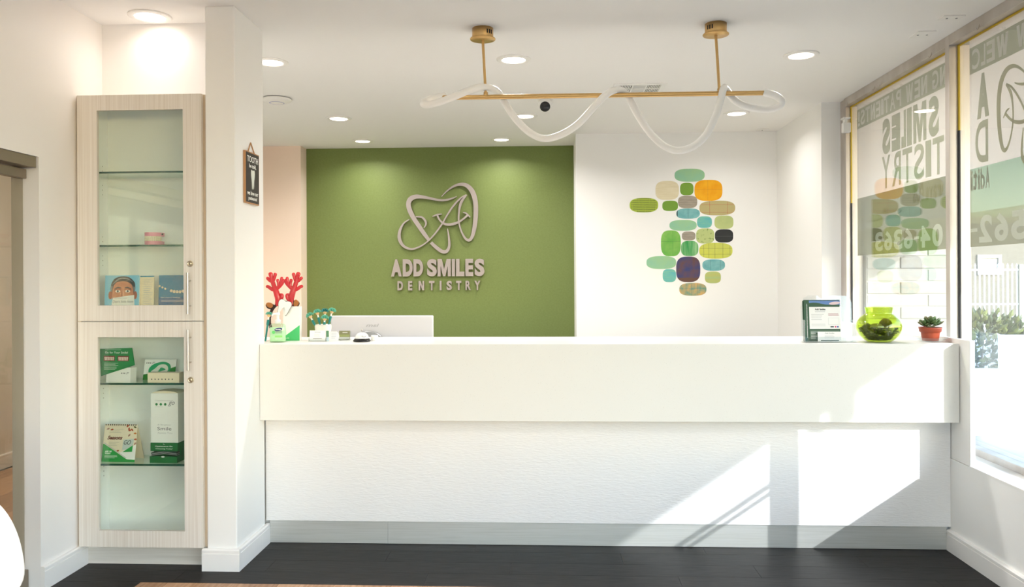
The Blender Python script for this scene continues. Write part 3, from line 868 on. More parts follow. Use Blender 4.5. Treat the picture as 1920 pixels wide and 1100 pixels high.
for (a, b_, c, d, m, label, extra) in DECALS:
    cx_, cy_ = (a + b_) / 2 * DU, -(c + d) / 2 * DV
    rx, ry = (b_ - a) / 2 * DU, (d - c) / 2 * DV
    e = 3.0 if (b_ - a) < 1.6 * (d - c) else 2.7
    base = MB().prism(superell(cx_, cy_, rx, ry, e, 44), DF, 0, .0016)
    o = tag(build('wall_decal', base, m), label, 'wall decal', 'rounded decals on the white wall')
    def inside(u, v, k=.93):
        return abs((u - cx_) / rx) ** e + abs((v - cy_) / ry) ** e < k
    ln = MB()
    if extra == 'weave':
        nx, ny = 20, 8
        for i in range(nx):
            for j in range(ny):
                u = cx_ + (i + .5 - nx / 2) / nx * 2 * rx; v = cy_ + (j + .5 - ny / 2) / ny * 2 * ry
                ang = 1.3 * math.sin(i * .42 + j * .35)
                if inside(u, v, .85):
                    dx, dy = math.cos(ang) * rx * .04, math.sin(ang) * rx * .04
                    px, py = -math.sin(ang) * rx * .019, math.cos(ang) * rx * .019
                    ln.add([DF(u - dx - px, v - dy - py, .002), DF(u + dx - px, v + dy - py, .002), DF(u + dx + px, v + dy + py, .002), DF(u - dx + px, v - dy + py, .002)], [(0, 1, 2, 3)])
        build('dash_print', ln, LINE_K, o, fix=False)['kind'] = 'stuff'
    elif extra:
        segs = {'cross_o': ([('h', .1), ('v', -.05)], mat('decal_line_orange', (206, 140, 20), .6)),
                'cross_g': ([('h', .15), ('v', .2)], LINE_G), 'red': ([('h', .45), ('v', -.42), ('v', .58), ('h', -.6)], LINE_R),
                'blue': ([('v', -.0), ('e', -.9)], mat('decal_line_blue', (60, 92, 96), .6)), 'blue2': ([('v', -.3), ('v', .6)], mat('decal_line_blue2', (70, 110, 110), .6)),
                'grey': ([('h', -.05)], mat('decal_line_grey', (80, 82, 80), .6)),
                'streaks': ([('h', .3), ('h', -.1), ('h', -.45)], mat('decal_line_brown', (120, 112, 98), .6)),
                'tiles': ([('h', .3), ('h', -.45), ('v', -.72), ('v', -.42), ('v', -.05), ('v', .42), ('v', .85)], mat('decal_line_olive', (100, 108, 60), .6)),
                'indigo': ([('b', -.62), ('v', .72)], mat('decal_rust', (98, 66, 54), .6)),
                'patch': ([('v', -.5), ('v', -.1), ('v', .35), ('h', .1)], mat('decal_line_teal', (70, 124, 112), .6))}[extra]
        th = .0022
        for k, (dr, pos) in enumerate(segs[0]):
            w_ = .0019 + k * .00012
            if dr == 'h':
                v = cy_ + pos * ry; r_ = rx * (max(0, .93 - abs(pos) ** e)) ** (1 / e)
                ln.fbox(DF, cx_ - r_, cx_ + r_, v - th / 2, v + th / 2, .0016, w_)
            elif dr == 'v':
                u = cx_ + pos * rx; r_ = ry * (max(0, .93 - abs(pos) ** e)) ** (1 / e)
                ln.fbox(DF, u - th / 2, u + th / 2, cy_ - r_, cy_ + r_, .0016, w_)
            elif dr == 'b':
                pl = [p for p in superell(cx_, cy_, rx * .985, ry * .985, e, 44) if p[1] < cy_ + pos * ry]
                pl.sort(key=lambda p: math.atan2(p[1] - (cy_ + pos * ry), p[0] - cx_))
                ln.prism(pl, DF, .0016, w_)
            else:
                pl = [p for p in superell(cx_, cy_, rx * .985, ry * .985, e, 44) if p[0] < cx_ - .86 * rx]
                pl.sort(key=lambda p: math.atan2(p[1] - cy_, p[0] - (cx_ - .86 * rx)) % (2 * PI))
                if len(pl) > 2:
                    ln.prism(pl, DF, .0016, w_)
        if extra == 'tiles':
            pass
        build('line_print', ln, segs[1], o)['kind'] = 'stuff'

# =================================================================== RECEPTION COUNTER
ct = thing('reception_counter', 'long white reception counter with speckled quartz top and rippled front', 'counter', (.27, 4.4, 0))
CT = 1.1035
build('countertop', MB().prism([(-1.566, 4.216), (2.12, 4.216), (2.12, 4.735), (-1.95, 4.735), (-1.95, 4.276), (-1.566, 4.276)], Frame((0, 0, 0), (1, 0, 0), (0, 1, 0), (0, 0, 1)), CT - .04, CT), QUARTZ, ct)
build('apron', MB().box(-1.566, 2.12, 4.196, 4.216, .693, CT, bev=.0015).box(-1.566, 2.12, 4.2165, 4.288, .693, .72), QUARTZ, ct)
build('front_panel', MB().box(-1.567, 2.119, 4.288, 4.318, .126, .8), PANEL, ct)
build('kick_plate', MB().box(-1.55, -.8925, 4.297, 4.302, .002, .126), STEEL, ct)
build('kick_plate', MB().box(-.8915, 2.1, 4.297, 4.302, .002, .126), STEEL, ct)
build('body', MB().box(-1.94, 2.119, 4.32, 4.70, .0, CT - .041), W_WALL, ct)
dk = thing('work_desk', 'white staff desk hidden behind the reception counter', 'desk', (-.2, 5.05, 0))
build('desktop', MB().box(-1.567, 2.1, 4.702, 5.35, .715, .74), WHITE_PL, dk)
for x in (-1.5, 2.0):
    build('leg', MB().box(x, x + .04, 5.2, 5.3, 0, .715), GREY_PL, dk)

mo = thing('computer_monitor', 'wide white monitor seen from behind over the reception counter', 'monitor', (-1.07, 4.99, .74))
MF = Frame((-1.07, 4.95, 0))
build('back_shell', MB().box(-1.388, -.735, 4.95, 4.985, .86, 1.222, bev=.006), mat('monitor_white', (208, 206, 210), .4), mo)
build('screen', MB().box(-1.38, -.743, 4.985, 4.988, .868, 1.214), BLACK_PL, mo)
build('logo', MB().text('msi', MF, -.092, 1.152, .019, .0, .0008, width=.085, bold=.03, shear=.25), mat('logo_faint', (176, 174, 178), .3), mo)
build('hinge_disc', MB().lathe([(.118, 0), (.118, .012), (.11, .018), (0, .019)], (-1.14, 4.95, 1.008), 48, T=Matrix.Rotation(PI / 2, 4, 'X')), mat('hinge_silver', (150, 150, 150), .35, metal=.5), mo)
build('stand', MB().box(-1.2, -1.08, 4.925, 4.95, .755, 1.0, bev=.004).box(-1.28, -1.0, 4.85, 5.08, .7405, .755, bev=.004), mat('stand_silver', (200, 200, 200), .3, metal=.6), mo)

# =================================================================== DISPLAY CABINET
cb = thing('display_cabinet', 'tall pale laminate cabinet with two glass doors in the left niche', 'cabinet', (-2.055, 3.97, 0))
def open_box(x0, x1, y0, y1, z0, z1, th):
    mb = MB()
    o = [(x, y, z) for y in (y0, y1) for z in (z0, z1) for x in (x0, x1)]
    i = [(x, y, z) for y in (y0, y1 - .008) for z in (z0 + th, z1 - th) for x in (x0 + th, x1 - th)]
    f = [(4, 6, 7, 5), (0, 4, 5, 1), (2, 3, 7, 6), (0, 2, 6, 4), (1, 5, 7, 3)]
    g = [tuple(8 + k for k in reversed(q)) for q in f]
    e = [(0, 1, 9, 8), (1, 3, 11, 9), (3, 2, 10, 11), (2, 0, 8, 10)]
    return mb.add(o + i, f + g + e)
build('upper_body', open_box(-2.372, -1.739, 3.896, 4.122, 1.247, 2.386, .018), CAB_IN, cb)
build('lower_body', open_box(-2.372, -1.739, 3.896, 4.122, .11, 1.245, .018), CAB_IN, cb)
build('toe_kick', MB().box(-2.39, -1.722, 3.952, 3.97, 0, .11), LAM_H, cb)
build('filler', MB().box(-2.392, -2.373, 3.898, 3.915, .11, 2.386), mat('filler_tan', (206, 188, 164), .5), cb)
build('filler', MB().box(-1.738, -1.72, 3.898, 3.915, .11, 2.386), MATS['filler_tan'], cb)
KF = Frame((0, 3.874, 0))
for (z0, z1, w0, w1, hz0, hz1, lz) in [(1.249, 2.386, 1.327, 2.309, 1.284, 1.49, 1.535), (.112, 1.244, .194, 1.167, 1.003, 1.207, .953)]:
    d = build('door', ring(KF, (-2.376, -1.737, z0, z1), (-2.274, -1.831, w0, w1), -.02, 0), LAM_V, cb)
    build('pane', MB().box(-2.276, -1.829, 3.887, 3.891, w0 - .002, w1 + .002), CABGLASS, d)
    hx = -1.796
    h_ = MB().tube([(hx, 3.842, hz0), (hx, 3.842, hz1)], .006, 14)
    for zz in (hz0 + .04, hz1 - .04):
        h_.tube([(hx, 3.876, zz), (hx, 3.842, zz)], .0042, 10)
    build('handle', h_, NICKEL, d)
    k = MB().lathe([(.0155, 0), (.0155, .004), (.012, .006), (.011, .0035), (.006, .0035), (.005, .007), (0, .007)], (hx, 3.8745, lz), 24, T=Matrix.Rotation(PI / 2, 4, 'X'))
    build('lock', k, mat('lock_brass', (204, 188, 160), .3, metal=.9), d)
    build('lock_slot', MB().box(hx - .001, hx + .001, 3.8668, 3.8672, lz - .004, lz + .004), BRASS_D, d)
for z in (2.0, 1.628, .928, .518):
    s = build('shelf', MB().box(-2.352, -1.759, 3.908, 4.112, z - .0045, z + .0045), SHELFGLASS, cb)
    build('shelf_edge', MB().box(-2.352, -1.759, 3.904, 3.9078, z - .0047, z + .0047), EDGEGREEN, s)
    for x in (-2.349, -1.762):
        build('shelf_pin', MB().box(x - .005, x + .005, 3.945, 3.957, z - .02, z - .0048), NICKEL, s)
pins = MB()
for zc in (2.0, 1.628, .928, .518):
    for dz in (-.07, -.045, .03, .055, -.095):
        for y in (3.95, 4.06):
            pins.lathe([(.0028, 0), (.0, .0008)], (-2.3535, y, zc + dz), 6, T=Matrix.Rotation(PI / 2, 4, 'Y'))
tag(build('pin_holes', pins, mat('pin_dark', (110, 100, 88), .7), cb), kind='stuff')

# ---- things in the upper part
DZ = 1.265
UF = Frame((-2.287, 3.955, DZ), (1, .02, 0), (0, .06, 1), (-.02, -1, .06))
t = thing('magazine', 'magazine cover with grey haired man behind a paper sheet, inside glass cabinet', 'magazine', (-2.2, 3.96, DZ))
build('pages', MB().fbox(UF, 0, .18, 0, .214, -.005, 0), PAPER, t)
build('cover', MB().fbox(UF, 0, .18, 0, .214, 0, .0006), SKYB, t)
SKIN = mat('skin_print', (206, 142, 116), .6); SKIND = mat('skin_shade_print', (170, 104, 84), .6); HAIR = mat('hair_print', (84, 86, 90), .6); HAIRL = mat('hair_light_print', (142, 144, 148), .6)
p = MB(); cxm = .094
p.prism(superell(cxm, .148, .064, .061, 2.3, 40), UF, .0006, .0008, 0)                      # hair mass
p.prism(superell(cxm, .118, .055, .068, 2.6, 40), UF, .0008, .0010, 1)                      # face
p.prism(superell(cxm - .064, .112, .011, .021, 2, 18), UF, .0007, .0009, 2).prism(superell(cxm + .064, .112, .011, .021, 2, 18), UF, .0007, .0009, 2)
p.ribbon([(cxm - .058, .16, .01), (cxm - .035, .19, .022), (cxm + .015, .193, .02), (cxm + .05, .176, .02), (cxm + .06, .155, .008)], UF, .0010, .0012, 0)
p.ribbon([(cxm - .055, .168, .003), (cxm - .02, .196, .007), (cxm + .02, .197, .006), (cxm + .05, .18, .003)], UF, .0012, .0013, 3)
p.ribbon([(cxm - .061, .13, .005), (cxm - .059, .155, .011), (cxm - .05, .176, .005)], UF, .0010, .00115, 3)
p.ribbon([(cxm + .06, .128, .005), (cxm + .059, .155, .012), (cxm + .05, .176, .005)], UF, .0010, .00115, 3)
for s_ in (-1, 1):
    p.ribbon([(cxm + s_ * .008, .141, .005), (cxm + s_ * .025, .146, .008), (cxm + s_ * .045, .136, .004)], UF, .0010, .0011, 2)
    p.prism(superell(cxm + s_ * .026, .132, .0125, .0062, 2, 20), UF, .0011, .0013, 4)
    p.prism(superell(cxm + s_ * .026, .132, .0054, .0058, 2, 16), UF, .0013, .0015, 0)
    p.ribbon([(cxm + s_ * .010, .149, .004), (cxm + s_ * .026, .152, .0062), (cxm + s_ * .045, .142, .003)], UF, .0011, .0013, 0)
    p.ribbon([(cxm + s_ * .014, .122, .0015), (cxm + s_ * .026, .119, .0025), (cxm + s_ * .04, .123, .0015)], UF, .0010, .0011, 2)
    p.ribbon([(cxm + s_ * .02, .112, .0012), (cxm + s_ * .032, .1, .002), (cxm + s_ * .036, .085, .0012)], UF, .0010, .0011, 2)
p.ribbon([(cxm - .005, .136, .004), (cxm - .004, .115, .008), (cxm, .1, .022)], UF, .0010, .00115, 2)
p.ribbon([(cxm + .002, .138, .003), (cxm + .003, .115, .006), (cxm + .003, .106, .009)], UF, .00115, .00125, 6 + 1)
for k in range(3):
    p.ribbon([(cxm - .03, .160 + k * .006, .001), (cxm, .163 + k * .006, .0017), (cxm + .03, .160 + k * .006, .001)], UF, .0010, .0011, 2)
p.prism([(cxm - .062, -.0), (cxm + .066, -.0), (cxm + .06, .113), (cxm + .02, .108), (cxm - .05, .098), (cxm - .056, .07)], UF, .0014, .0017, 4)
p.text("Don't hide from", UF, cxm - .05, .073, .014, .0017, .0019, 5, width=.106, shear=.1)
p.lines(UF, cxm - .045, cxm + .055, .1, .005, 2, .0017, 6)
build('cover_print', p, [HAIR, SKIN, SKIND, HAIRL, PAPER, TXT_G, TXT_LG, mat('skin_light_print', (226, 170, 144), .6)], t)['kind'] = 'stuff'
UB = Frame((-2.13, 3.985, DZ), (1, .02, 0), (0, .06, 1), (-.02, -1, .06))
t = thing('booklet', 'thin cream booklet with blue top strip, half hidden behind the man magazine', 'booklet', (-2.1, 3.985, DZ))
build('pages', MB().fbox(UB, 0, .085, 0, .212, -.003, 0), CREAM, t)
p = MB().fbox(UB, 0, .085, .205, .212, 0, .0004, 0); p.lines(UB, .03, .078, .192, .011, 15, .0001, 1, th=.003)
build('print', p, [BLUE, TXT_LG], t)['kind'] = 'stuff'
UC = Frame((-2.008, 3.965, DZ), (1, 0, 0), (0, .05, 1), (0, -1, .05))
t = thing('brochure', 'blue brochure with row of pearl like beads in upper glass cabinet', 'brochure', (-1.93, 3.965, DZ))
build('leaflet', MB().fbox(UC, 0, .165, 0, .213, -.003, 0), mat('brochure_blue', (30, 126, 168), .4), t)
p = MB().fbox(UC, 0, .165, 0, .1, 0, .0002, 1)
for k in range(11):
    u = .004 + k * .0155
    v = .158 - .03 * math.sin(min(1, k / 6.5) * PI / 2) + .003 * max(0, k - 7)
    if k != 3:
        p.prism(superell(u, v, .0072 if k > 3 else .0055, .0078 if k > 3 else .0055, 2, 16), UC, .0002, .0012, 0)
p.text('No more hiding', UC, .012, .094, .008, .0003, .0006, 2, width=.1).lines(UC, .012, .15, .086, .007, 2, .0002, 2, th=.0015)
build('print', p, [CREAM, mat('brochure_deep', (20, 96, 150), .4), TXT_W], t)['kind'] = 'stuff'
# dental model
t = thing('dental_model', 'pink dental jaw model with ivory teeth on upper glass shelf', 'dental model', (-2.043, 3.985, 1.6325))
PINK = mat('gum_pink', (226, 146, 166), .3); IV = mat('tooth_ivory', (232, 222, 196), .3)
def arch(n, rx, ry):
    return [(rx * math.cos(PI + PI * k / (n - 1)), ry * math.sin(PI + PI * k / (n - 1))) for k in range(n)]
for zb, zt in ((1.6325, 1.654), (1.679, 1.6985)):
    F0 = Frame((-2.043, 3.992, 0), (1, 0, 0), (0, 1, 0), (0, 0, 1))
    out = [(a, b_) for a, b_ in arch(17, .042, .05)] + [(.042, .03), (-.042, .03)]
    build('gum', MB().prism(out, F0, zb, zt), PINK, t)
for zb, zt in ((1.654, 1.6665), (1.6668, 1.679)):
    for k, (a, b_) in enumerate(arch(12, .036, .043)):
        w_ = .0055 if 3 < k < 8 else .0065
        build('tooth', MB().lathe([(w_ * .8, 0), (w_, (zt - zb) * .5), (w_ * .8, zt - zb)], (-2.043 + a, 3.992 + b_, zb), 8), IV, t)
build('hinge', MB().tube([(-2.0, 3.99, 1.69), (-1.993, 3.99, 1.69)], .004, 8), BRASS_D, t)

# ---- things in the lower part
SZ = .9326
G1 = Frame((-2.292, 3.945, SZ), (1, -.10, 0), (0, .08, 1), (-.10, -1, .08))
t = thing('card_display', 'green Go for Your Smile card on a white stand, left on its shelf', 'card display', (-2.24, 3.96, SZ))
build('stand', MB().fbox(G1, .02, .155, 0, .075, -.05, 0), PAPER, t)
gp = [(-.012, .035), (.158, .083), (.172, .092), (.15, .178), (-.03, .172)]
build('card', MB().prism([(-.008, .03), (.178, .088), (.160, .176), (-.022, .168)], G1, .0005, .0025), GREENC, t)
p = MB(); Gw = .0026
p.text('Go for Your Smile!', G1, .01, .146, .011, Gw, Gw + .0003, 0, width=.128)
p.lines(G1, .01, .12, .166, .005, 1, Gw, 0, th=.0014)
for u in (.004, .082):
    p.fbox(G1, u, u + .062, .108, .134, Gw, Gw + .0002, 1)
    for k in range(6):
        p.prism(superell(u + .008 + k * .0092, .1235, .0042, .0055, 2.4, 10), G1, Gw + .0002, Gw + .0004, 2)
        p.prism(superell(u + .009 + k * .0088, .1145, .0038, .004, 2.4, 10), G1, Gw + .0002, Gw + .0004, 2)
p.lines(G1, .008, .11, .098, .0065, 6, Gw, 0, th=.0014, ragged=.5)
for k in range(3):
    p.prism(superell(.105 + k * .009, .046, .0028, .0028, 2, 12), G1, .0002, .0006, 3)
p.text('go', G1, .132, .041, .012, .0002, .0006, 4, width=.014, shear=.35)
build('print', p, [TXT_W, mat('gum_print', (138, 60, 58), .5), mat('tooth_print', (228, 208, 196), .5), TXT_K, TXT_G], t)['kind'] = 'stuff'

G2 = Frame((-2.128, 4.035, SZ), (1, .02, 0), (0, .25, 1), (-.02, -1, .25))
t = thing('sample_pack', 'white and green sample pack with green oval lens leaning at shelf back', 'package', (-2.05, 4.05, SZ))
build('back_card', MB().fbox(G2, 0, .168, 0, .108, -.006, 0), PAPER, t)
p = MB(); p.prism([(0, 0), (.168, 0), (.168, .07), (.09, .04), (0, .028)], G2, 0, .0006, 0)
for k in range(3):
    p.prism(superell(.012 + k * .01, .088, .003, .003, 2, 12), G2, 0, .0006, 1)
p.text('go', G2, .04, .084, .01, 0, .0005, 2, width=.014, shear=.35)
build('print', p, [mat('pack_green', (30, 130, 40), .5), TXT_K, TXT_G], t)['kind'] = 'stuff'
build('oval_tray', MB().prism(superell(.085, .055, .058, .036, 2.2, 40, .25), G2, .0007, .006), mat('tray_green', (38, 160, 104), .35), t)
build('tray_insert', MB().ribbon([(.045, .038, .012), (.07, .05, .022), (.088, .07, .016), (.115, .068, .02), (.125, .05, .012), (.1, .035, .02), (.07, .03, .01)], G2, .006, .008), mat('tray_white', (226, 226, 214), .4), t)
t = thing('long_box', 'low long white box with row of dark dots at shelf right', 'box', (-1.965, 3.96, SZ))
build('carton', MB().box(-2.045, -1.88, 3.925, 3.975, SZ, SZ + .05, bev=.0015), CREAM, t)
p = MB(); LF = Frame((-2.045, 3.925, SZ))
for k in range(7):
    p.prism(superell(.022 + k * .0178, .017, .0032, .0028, 2, 12), LF, .0002, .0006)
build('print', p, TXT_K, t)['kind'] = 'stuff'

SZ = .5226
t = thing('dispenser_box', 'tall white and green sample dispenser box with Smile lettering', 'box', (-1.965, 3.99, SZ))
TF = Frame((-2.040, 3.948, SZ), (1, -.02, 0), (0, 0, 1), (-.02, -1, 0))
build('carton', MB().fbox(TF, 0, .143, .1, .352, -.10, 0), PAPER, t)
build('lid', MB().prism([(0, .352), (.143, .352), (.12, .36), (.07, .364), (.02, .361)], TF, -.10, -.004), CREAM, t)
base = build('tray', MB().fbox(TF, 0, .143, .058, .1, -.10, .006).fbox(TF, 0, .143, 0, .032, -.10, .014).fbox(TF, 0, .143, .03, .06, -.10, -.03), mat('dispenser_green', (24, 104, 50), .45), t)
for k in range(4):
    build('sachet', MB().prism([(.004, .034 + k * .004), (.07, .044 + k * .004), (.139, .036 + k * .004), (.137, .04 + k * .004), (.07, .047 + k * .004), (.006, .039 + k * .004)], TF, -.028, .004 + k * .002), [GREY_PL, mat('sachet_dark', (40, 60, 54), .3)][k % 2], t)
p = MB(); w_ = .0003
for k in range(3):
    p.prism(superell(.03 + k * .023, .296, .0066, .0066, 2, 18), TF, w_, w_ + .0006, 0)
p.text('go', TF, .092, .286, .024, w_, w_ + .0006, 2, width=.034, shear=.35)
p.text('Opalescence', TF, .022, .311, .008, w_, w_ + .0006, 1, width=.094)
p.lines(TF, .022, .085, .284, .004, 1, w_, 1, th=.002)
p.text('Smile', TF, .034, .163, .018, w_, w_ + .0006, 2, width=.074)
p.text('A Brighter', TF, .034, .186, .009, w_, w_ + .0006, 1, width=.074)
p.text('Awaits You', TF, .034, .146, .009, w_, w_ + .0006, 1, width=.078)
p.text('Try', TF, .071, .09, .006, .0065, .007, 3, align='c').text('Opalescence Go', TF, .071, .078, .008, .0065, .007, 3, width=.092, bold=.02, align='c').text('Whitening Today!', TF, .071, .066, .007, .0065, .007, 3, width=.09, align='c')
p.prism(superell(.07, .031, .009, .004, 2, 14), TF, .0142, .0148, 3)
build('print', p, [mat('dot_green', (34, 128, 66), .5), TXT_LG, TXT_G, TXT_W], t)['kind'] = 'stuff'

CFm = Frame((-2.302, 3.95, SZ), (1, -.04, 0), (0, .18, 1), (-.04, -1, .18))
t = thing('desk_calendar', 'cream and green Seasons desk card with autumn leaves on lower shelf', 'desk card', (-2.21, 3.97, SZ))
build('card', MB().fbox(CFm, 0, .178, 0, .19, -.002, 0), CREAM, t)
build('back_leg', MB().fbox(Frame((-2.302, 4.045, SZ), (1, -.04, 0), (0, -.34, 1), (-.04, -1, -.34)), 0, .178, 0, .178, -.002, 0), CREAM, t)
bind = MB()
for k in range(15):
    bind.lathe([(.004, -.0012), (.004, .0012)], CFm(.008 + k * .0115, .187, 0), 10, T=Matrix.Rotation(PI / 2, 4, 'Y'))
build('wire_binding', bind, BLACK_PL, t)['kind'] = 'stuff'
p = MB(); w_ = .0002
p.prism([(.178, .0), (.178, .088), (.15, .075), (.09, .045), (.12, .02)], CFm, w_, w_ + .0003, 1)
p.prism([(0, 0), (.178, 0), (.178, .012), (.135, .014), (.006, .09), (0, .09)], CFm, w_ + .0003, w_ + .0006, 0)
p.prism([(.006, .098), (.135, .02), (.128, .02), (.004, .094)], CFm, w_ + .0006, w_ + .0009, 3)
p.prism([(.105, .062), (.16, .062), (.165, .118), (.108, .112)], CFm, w_ + .0004, w_ + .0007, 4)
p.prism([(.108, .05), (.16, .052), (.162, .085), (.13, .064)], CFm, w_ + .0008, w_ + .001, 0)
p.text('Seasons', CFm, .02, .112, .02, w_, w_ + .0004, 2, width=.082, bold=.03, shear=.4)
p.text('GO', CFm, .112, .088, .022, w_ + .0008, w_ + .0012, 5, width=.038, shear=.35)
p.text('ASK US', CFm, .014, .049, .007, w_ + .0007, w_ + .001, 6, width=.036, bold=.05).text('TODAY', CFm, .014, .039, .007, w_ + .0007, w_ + .001, 6, width=.032, bold=.05)
p.lines(CFm, .014, .09, .033, .006, 3, w_ + .0007, 6, th=.0015)
p.lines(CFm, .03, .11, .166, .008, 3, w_, 7, th=.003).lines(CFm, .03, .09, .1, .008, 3, w_, 7, th=.003)
for k, (u, v, a, c) in enumerate([(.02, .166, .3, 8), (.042, .163, .2, 9), (.125, .182, .9, 9), (.165, .176, -.4, 10), (.138, .16, .3, 9), (.133, .167, 1.5, 9), (.168, .145, 0, 11), (.137, .135, .8, 8), (.172, .115, .1, 9), (.172, .093, .9, 8), (.082, .056, .3, 9), (.15, .163, -.8, 9)]):
    L_ = .009
    p.prism([(u + math.cos(a + q) * L_ * r_, v + math.sin(a + q) * L_ * r_) for q, r_ in ((0, 1), (.7, .62), (1.57, .5), (2.5, .6), (3.14, 1), (3.8, .6), (4.7, .5), (5.6, .62))], CFm, w_, w_ + .0004, c)
build('print', p, [mat('calendar_green', (40, 158, 70), .5), PAPER, mat('script_brown', (110, 40, 34), .5), TXT_LG, mat('pack_grey', (196, 206, 200), .5), TXT_K, TXT_W, mat('faint_print', (206, 196, 176), .6),
               mat('leaf_rose', (176, 130, 112), .5), mat('leaf_rust', (178, 72, 36), .5), mat('leaf_olive', (84, 88, 40), .5), mat('leaf_orange', (206, 120, 44), .5)], t)['kind'] = 'stuff'

# =================================================================== PLAQUE ON THE PILLAR
PF = Frame((-1.568, 3.985, 1.85), (0, 1, 0), (0, 0, 1), (1, 0, 0))
t = thing('tooth_plaque', 'black wooden plaque reading TOOTH be told on the pillar side', 'plaque', (-1.56, 4.08, 1.85))
pw, ph = .19, .27
build('board', MB().fbox(PF, 0, pw, 0, ph, .001, .012), mat('plaque_wood', (184, 136, 92), .6), t)
build('face', MB().fbox(PF, .006, pw - .006, .006, ph - .006, .012, .0135), mat('plaque_black', (52, 46, 40), .6), t)
p = MB(); w0, w1 = .0136, .0142
p.text('TOOTH', PF, pw / 2, .216, .032, w0, w1, 0, width=.15, bold=.012, align='c')
p.text('be told,', PF, pw / 2, .184, .024, w0, w1, 0, width=.096, bold=.012, align='c')
p.text('we love our', PF, pw / 2, .045, .022, w0, w1, 0, width=.15, bold=.012, align='c')
p.text('patients!', PF, pw / 2, .014, .024, w0, w1, 0, width=.118, bold=.012, align='c')
build('lettering', p, TXT_W, t)
tooth = [(.07, .165), (.076, .178), (.088, .176), (.095, .172), (.104, .177), (.116, .178), (.121, .164), (.118, .14), (.112, .12), (.11, .095), (.104, .078), (.1, .09), (.096, .112), (.092, .09), (.086, .076), (.082, .095), (.08, .118), (.073, .142)]
build('tooth_picture', MB().prism([(a, b_) for a, b_ in catmull(tooth, 4, True)], PF, w0, w1 + .001), mat('tooth_paint', (222, 226, 218), .5), t)
build('hanger', MB().tube([PF(.045, ph - .01, .006), PF(.095, ph + .052, .004), PF(.15, ph - .01, .006)], .003, 8), mat('twine', (190, 140, 90), .8), t)

# =================================================================== MOTION SENSOR ON THE WINDOW JAMB
t = thing('motion_sensor', 'white motion sensor on the far window jamb below the ceiling', 'sensor', (2.27, 6.19, 2.55))
build('housing', MB().box(2.245, 2.305, 6.135, 6.175, 2.555, 2.632, bev=.006, T=None), WHITE_PL, t)
build('bracket', MB().box(2.266, 2.286, 6.155, 6.2, 2.632, 2.66).box(2.25, 2.30, 6.13, 6.2, 2.66, 2.672), WHITE_PL, t)
for i, (y, z) in enumerate([(6.12, 2.77), (5.62, 2.77), (5.5, 2.77), (4.80, 2.77), (4.28, 2.77)]):
    tag(build('hook', MB().tube(catmull([(2.276, y, z + .012), (2.27, y, z - .006), (2.262, y, z - .018), (2.256, y, z - .008)], 5), .003, 8), NICKEL), ['small metal hook on the window head in the far corner', 'small metal hook on the window head, second from far corner', 'small metal hook on the window head, third from far corner', 'small metal hook on the window head just beyond the mullion', 'small metal hook on the window head above the near pane'][i], 'hook', 'curtain hooks on the window head')

# =================================================================== THINGS ON THE COUNTER
Z0 = CT
# ---- hand sanitiser
t = thing('sanitizer_bottle', 'clear green hand sanitizer pump bottle at left counter end by pillar', 'bottle', (-1.522, 4.36, Z0))
GEL = glass_mat('gel_green', (238, 250, 238))
def oval_body(prof, c, ry, n=32):
    """flattened body: (half width, height) rows"""
    mb = MB(); V = []; f = []
    for r, h in prof:
        for k in range(n):
            a = 2 * PI * k / n
            cc, ss = math.cos(a), math.sin(a)
            V.append((c[0] + r * math.copysign(abs(cc) ** .55, cc), c[1] + r * ry * math.copysign(abs(ss) ** .55, ss), c[2] + h))
    m = len(prof)
    for i in range(m - 1):
        for k in range(n):
            l = (k + 1) % n
            f.append((i * n + k, i * n + l, (i + 1) * n + l, (i + 1) * n + k))
    f += [tuple(reversed(range(n))), tuple(range((m - 1) * n, m * n))]
    return mb.add(V, f, 0, True)
build('body', oval_body([(.04, 0), (.0435, .004), (.0435, .088), (.041, .096), (.03, .1035), (.016, .106)], (-1.522, 4.36, Z0), .55), GEL, t)
build('gel', oval_body([(.038, .003), (.0415, .006), (.0415, .082), (.0, .0825)], (-1.522, 4.36, Z0), .52), mat('gel_core', (208, 236, 200), .4), t)
build('pump_collar', MB().lathe([(.015, .104), (.0155, .124), (.011, .127), (.0075, .128), (.0075, .15)], (-1.522, 4.36, Z0), 20), WHITE_PL, t)
build('pump_head', MB().lathe([(.011, .15), (.012, .155), (.011, .164), (0, .166)], (-1.522, 4.36, Z0), 20).tube([(-1.522, 4.36, Z0 + .157), (-1.542, 4.35, Z0 + .158), (-1.552, 4.345, Z0 + .148)], [.006, .005, .004], 10), WHITE_PL, t)
LF = front(-1.522, 4.3352, Z0)
p = MB()
p.prism(superell(-.016, .056, .009, .009, 2, 18), LF, 0, .0003, 0)
p.prism(superell(.012, .072, .022, .0085, 2.6, 24, .12), LF, .0005, .0009, 1)
p.text('PURELL', LF, .012, .0685, .0068, .0009, .0013, 2, width=.034, bold=.04, shear=.2, align='c')
p.fbox(LF, -.008, .034, .028, .038, .0004, .0007, 3)
p.lines(LF, -.004, .034, .06, .006, 2, .0004, 4).lines(LF, -.006, .034, .024, .006, 2, .0004, 2)
build('label_print', p, [mat('label_green', (96, 200, 104), .5), mat('label_navy', (36, 44, 110), .4), TXT_W, mat('label_lime', (150, 220, 120), .5), TXT_G], t)['kind'] = 'stuff'

